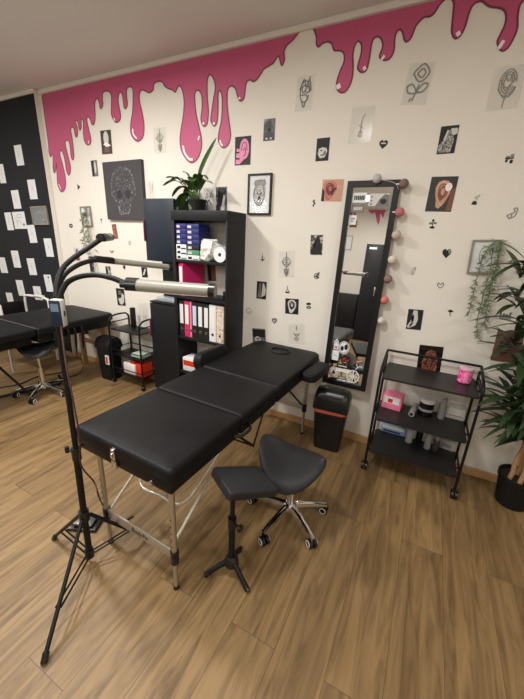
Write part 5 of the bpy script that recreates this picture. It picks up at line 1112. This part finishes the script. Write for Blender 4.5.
def refl(px, py, Y):
    d = ray(px, py); h_ = EYE+d*((mo-EYE).dot(mn)/d.dot(mn)); d2 = d-mn*(2*d.dot(mn)); return h_+d2*((Y-h_.y)/d2.y)
bm = new(); rp_ = [refl(*p, Y0) for p in [(346, 210.5), (348.5, 214), (351, 217.5), (353, 213), (355, 216.5), (357, 211), (368.5, 211), (372, 214), (375, 213), (377, 222), (378.6, 224.6), (380, 220), (380.5, 213.5), (383, 218), (384.5, 213), (386.5, 211)]]
yw = Y0+.0012; zt = max(p.z for p in rp_)
for run in (rp_[:6], rp_[6:]):
    A_ = spline([Vector((p.x, yw, p.z)) for p in run], 4); A_ = [Vector((A_[0].x, yw, CZ-.001))]+A_+[Vector((A_[-1].x, yw, CZ-.001))]
    vv = [bm.verts.new(p) for p in A_]
    for tri in tessellate_polygon([[Vector((p.x, p.z, 0)) for p in A_]]): bm.faces.new([vv[i] for i in tri])
obj('drip_mural', bm, M_pink, wall_front, False)
NF = Vector((0, 1, 0))
def rear_flat(name, label, cat, px, m, th, inner=None):
    c_ = [refl(*p, Y0) for p in px]; xs_ = sorted(p.x for p in c_); zs_ = sorted(p.z for p in c_)
    xa, xb, za, zb = (xs_[0]+xs_[1])/2, (xs_[2]+xs_[3])/2, (zs_[0]+zs_[1])/2, (zs_[2]+zs_[3])/2
    bm = new(); box(bm, (xa, Y0+.0008, za), (xb, Y0+th, zb)); mats = [m]
    if inner:
        f_ = (xb-xa)*.09; q_ = [Vector((x_, Y0+th, z_)) for x_, z_ in ((xa+f_, za+f_), (xb-f_, za+f_), (xb-f_, zb-f_), (xa+f_, zb-f_))]; mats.append(inner); plate(bm, q_, NF, .001, 1)
    return simple(name, bm, mats, label, cat, None, False)
rear_flat('framed_drawing', 'pale framed drawing on the far wall, seen in the mirror', 'picture', [(346, 236), (353, 235.5), (351.5, 250), (345, 250)], mat('pewter frame', (0, 0, 0)), .015, M_paper)
rear_flat('photo_print', 'red and dark photo on the far wall, seen in the mirror under the drips', 'poster', [(350, 220.5), (357.5, 220.5), (357, 227.5), (349.5, 227.5)], M_flesh, .002, M_skin2)
# ================================================================== LIGHT
def lamp(name, loc, energy, size, col=(1, .97, .925)):
    l = bpy.data.lights.new(name, 'AREA'); l.shape = 'DISK'; l.size = size; l.energy = energy; l.color = col
    o_ = bpy.data.objects.new(name, l); COL.objects.link(o_); o_.location = loc; return o_
def fill_light(name, loc, energy, rad, col=(1, .97, .925)):  # unseen point light, added only as fill
    l = bpy.data.lights.new(name, 'POINT'); l.shadow_soft_size = rad; l.energy = energy; l.color = col
    o_ = bpy.data.objects.new(name, l); COL.objects.link(o_); o_.location = loc; return o_
lamp('ceiling_lamp', (-2.35, .95, 2.60), 41, .3)
lamp('ceiling_lamp', (-.85, .40, 2.60), 25, .3)
lamp('ceiling_lamp', (1.1, .2, 2.60), 12, .3)
lamp('ceiling_lamp', (-1.2, -1.6, 2.60), 26, .35)
lamp('ceiling_lamp', (-4.3, .6, 2.60), 32, .3)
fill_light('ceiling_fill_light', (-2.6, -.3, 1.95), 20, .12)  # added fill to brighten the ceiling; no pendant hangs here
fill_light('ceiling_fill_light', (.2, -1.2, 1.95), 15, .12)  # second added ceiling fill, likewise without a real fitting
w = bpy.data.worlds.new('World'); S.world = w; w.use_nodes = True
w.node_tree.nodes['Background'].inputs[0].default_value = (.5, .47, .43, 1); w.node_tree.nodes['Background'].inputs[1].default_value = .05
vs = S.view_settings; vs.view_transform = 'Standard'; vs.look = 'None'; vs.gamma = 1; vs.exposure = .16; vs.use_curve_mapping = False
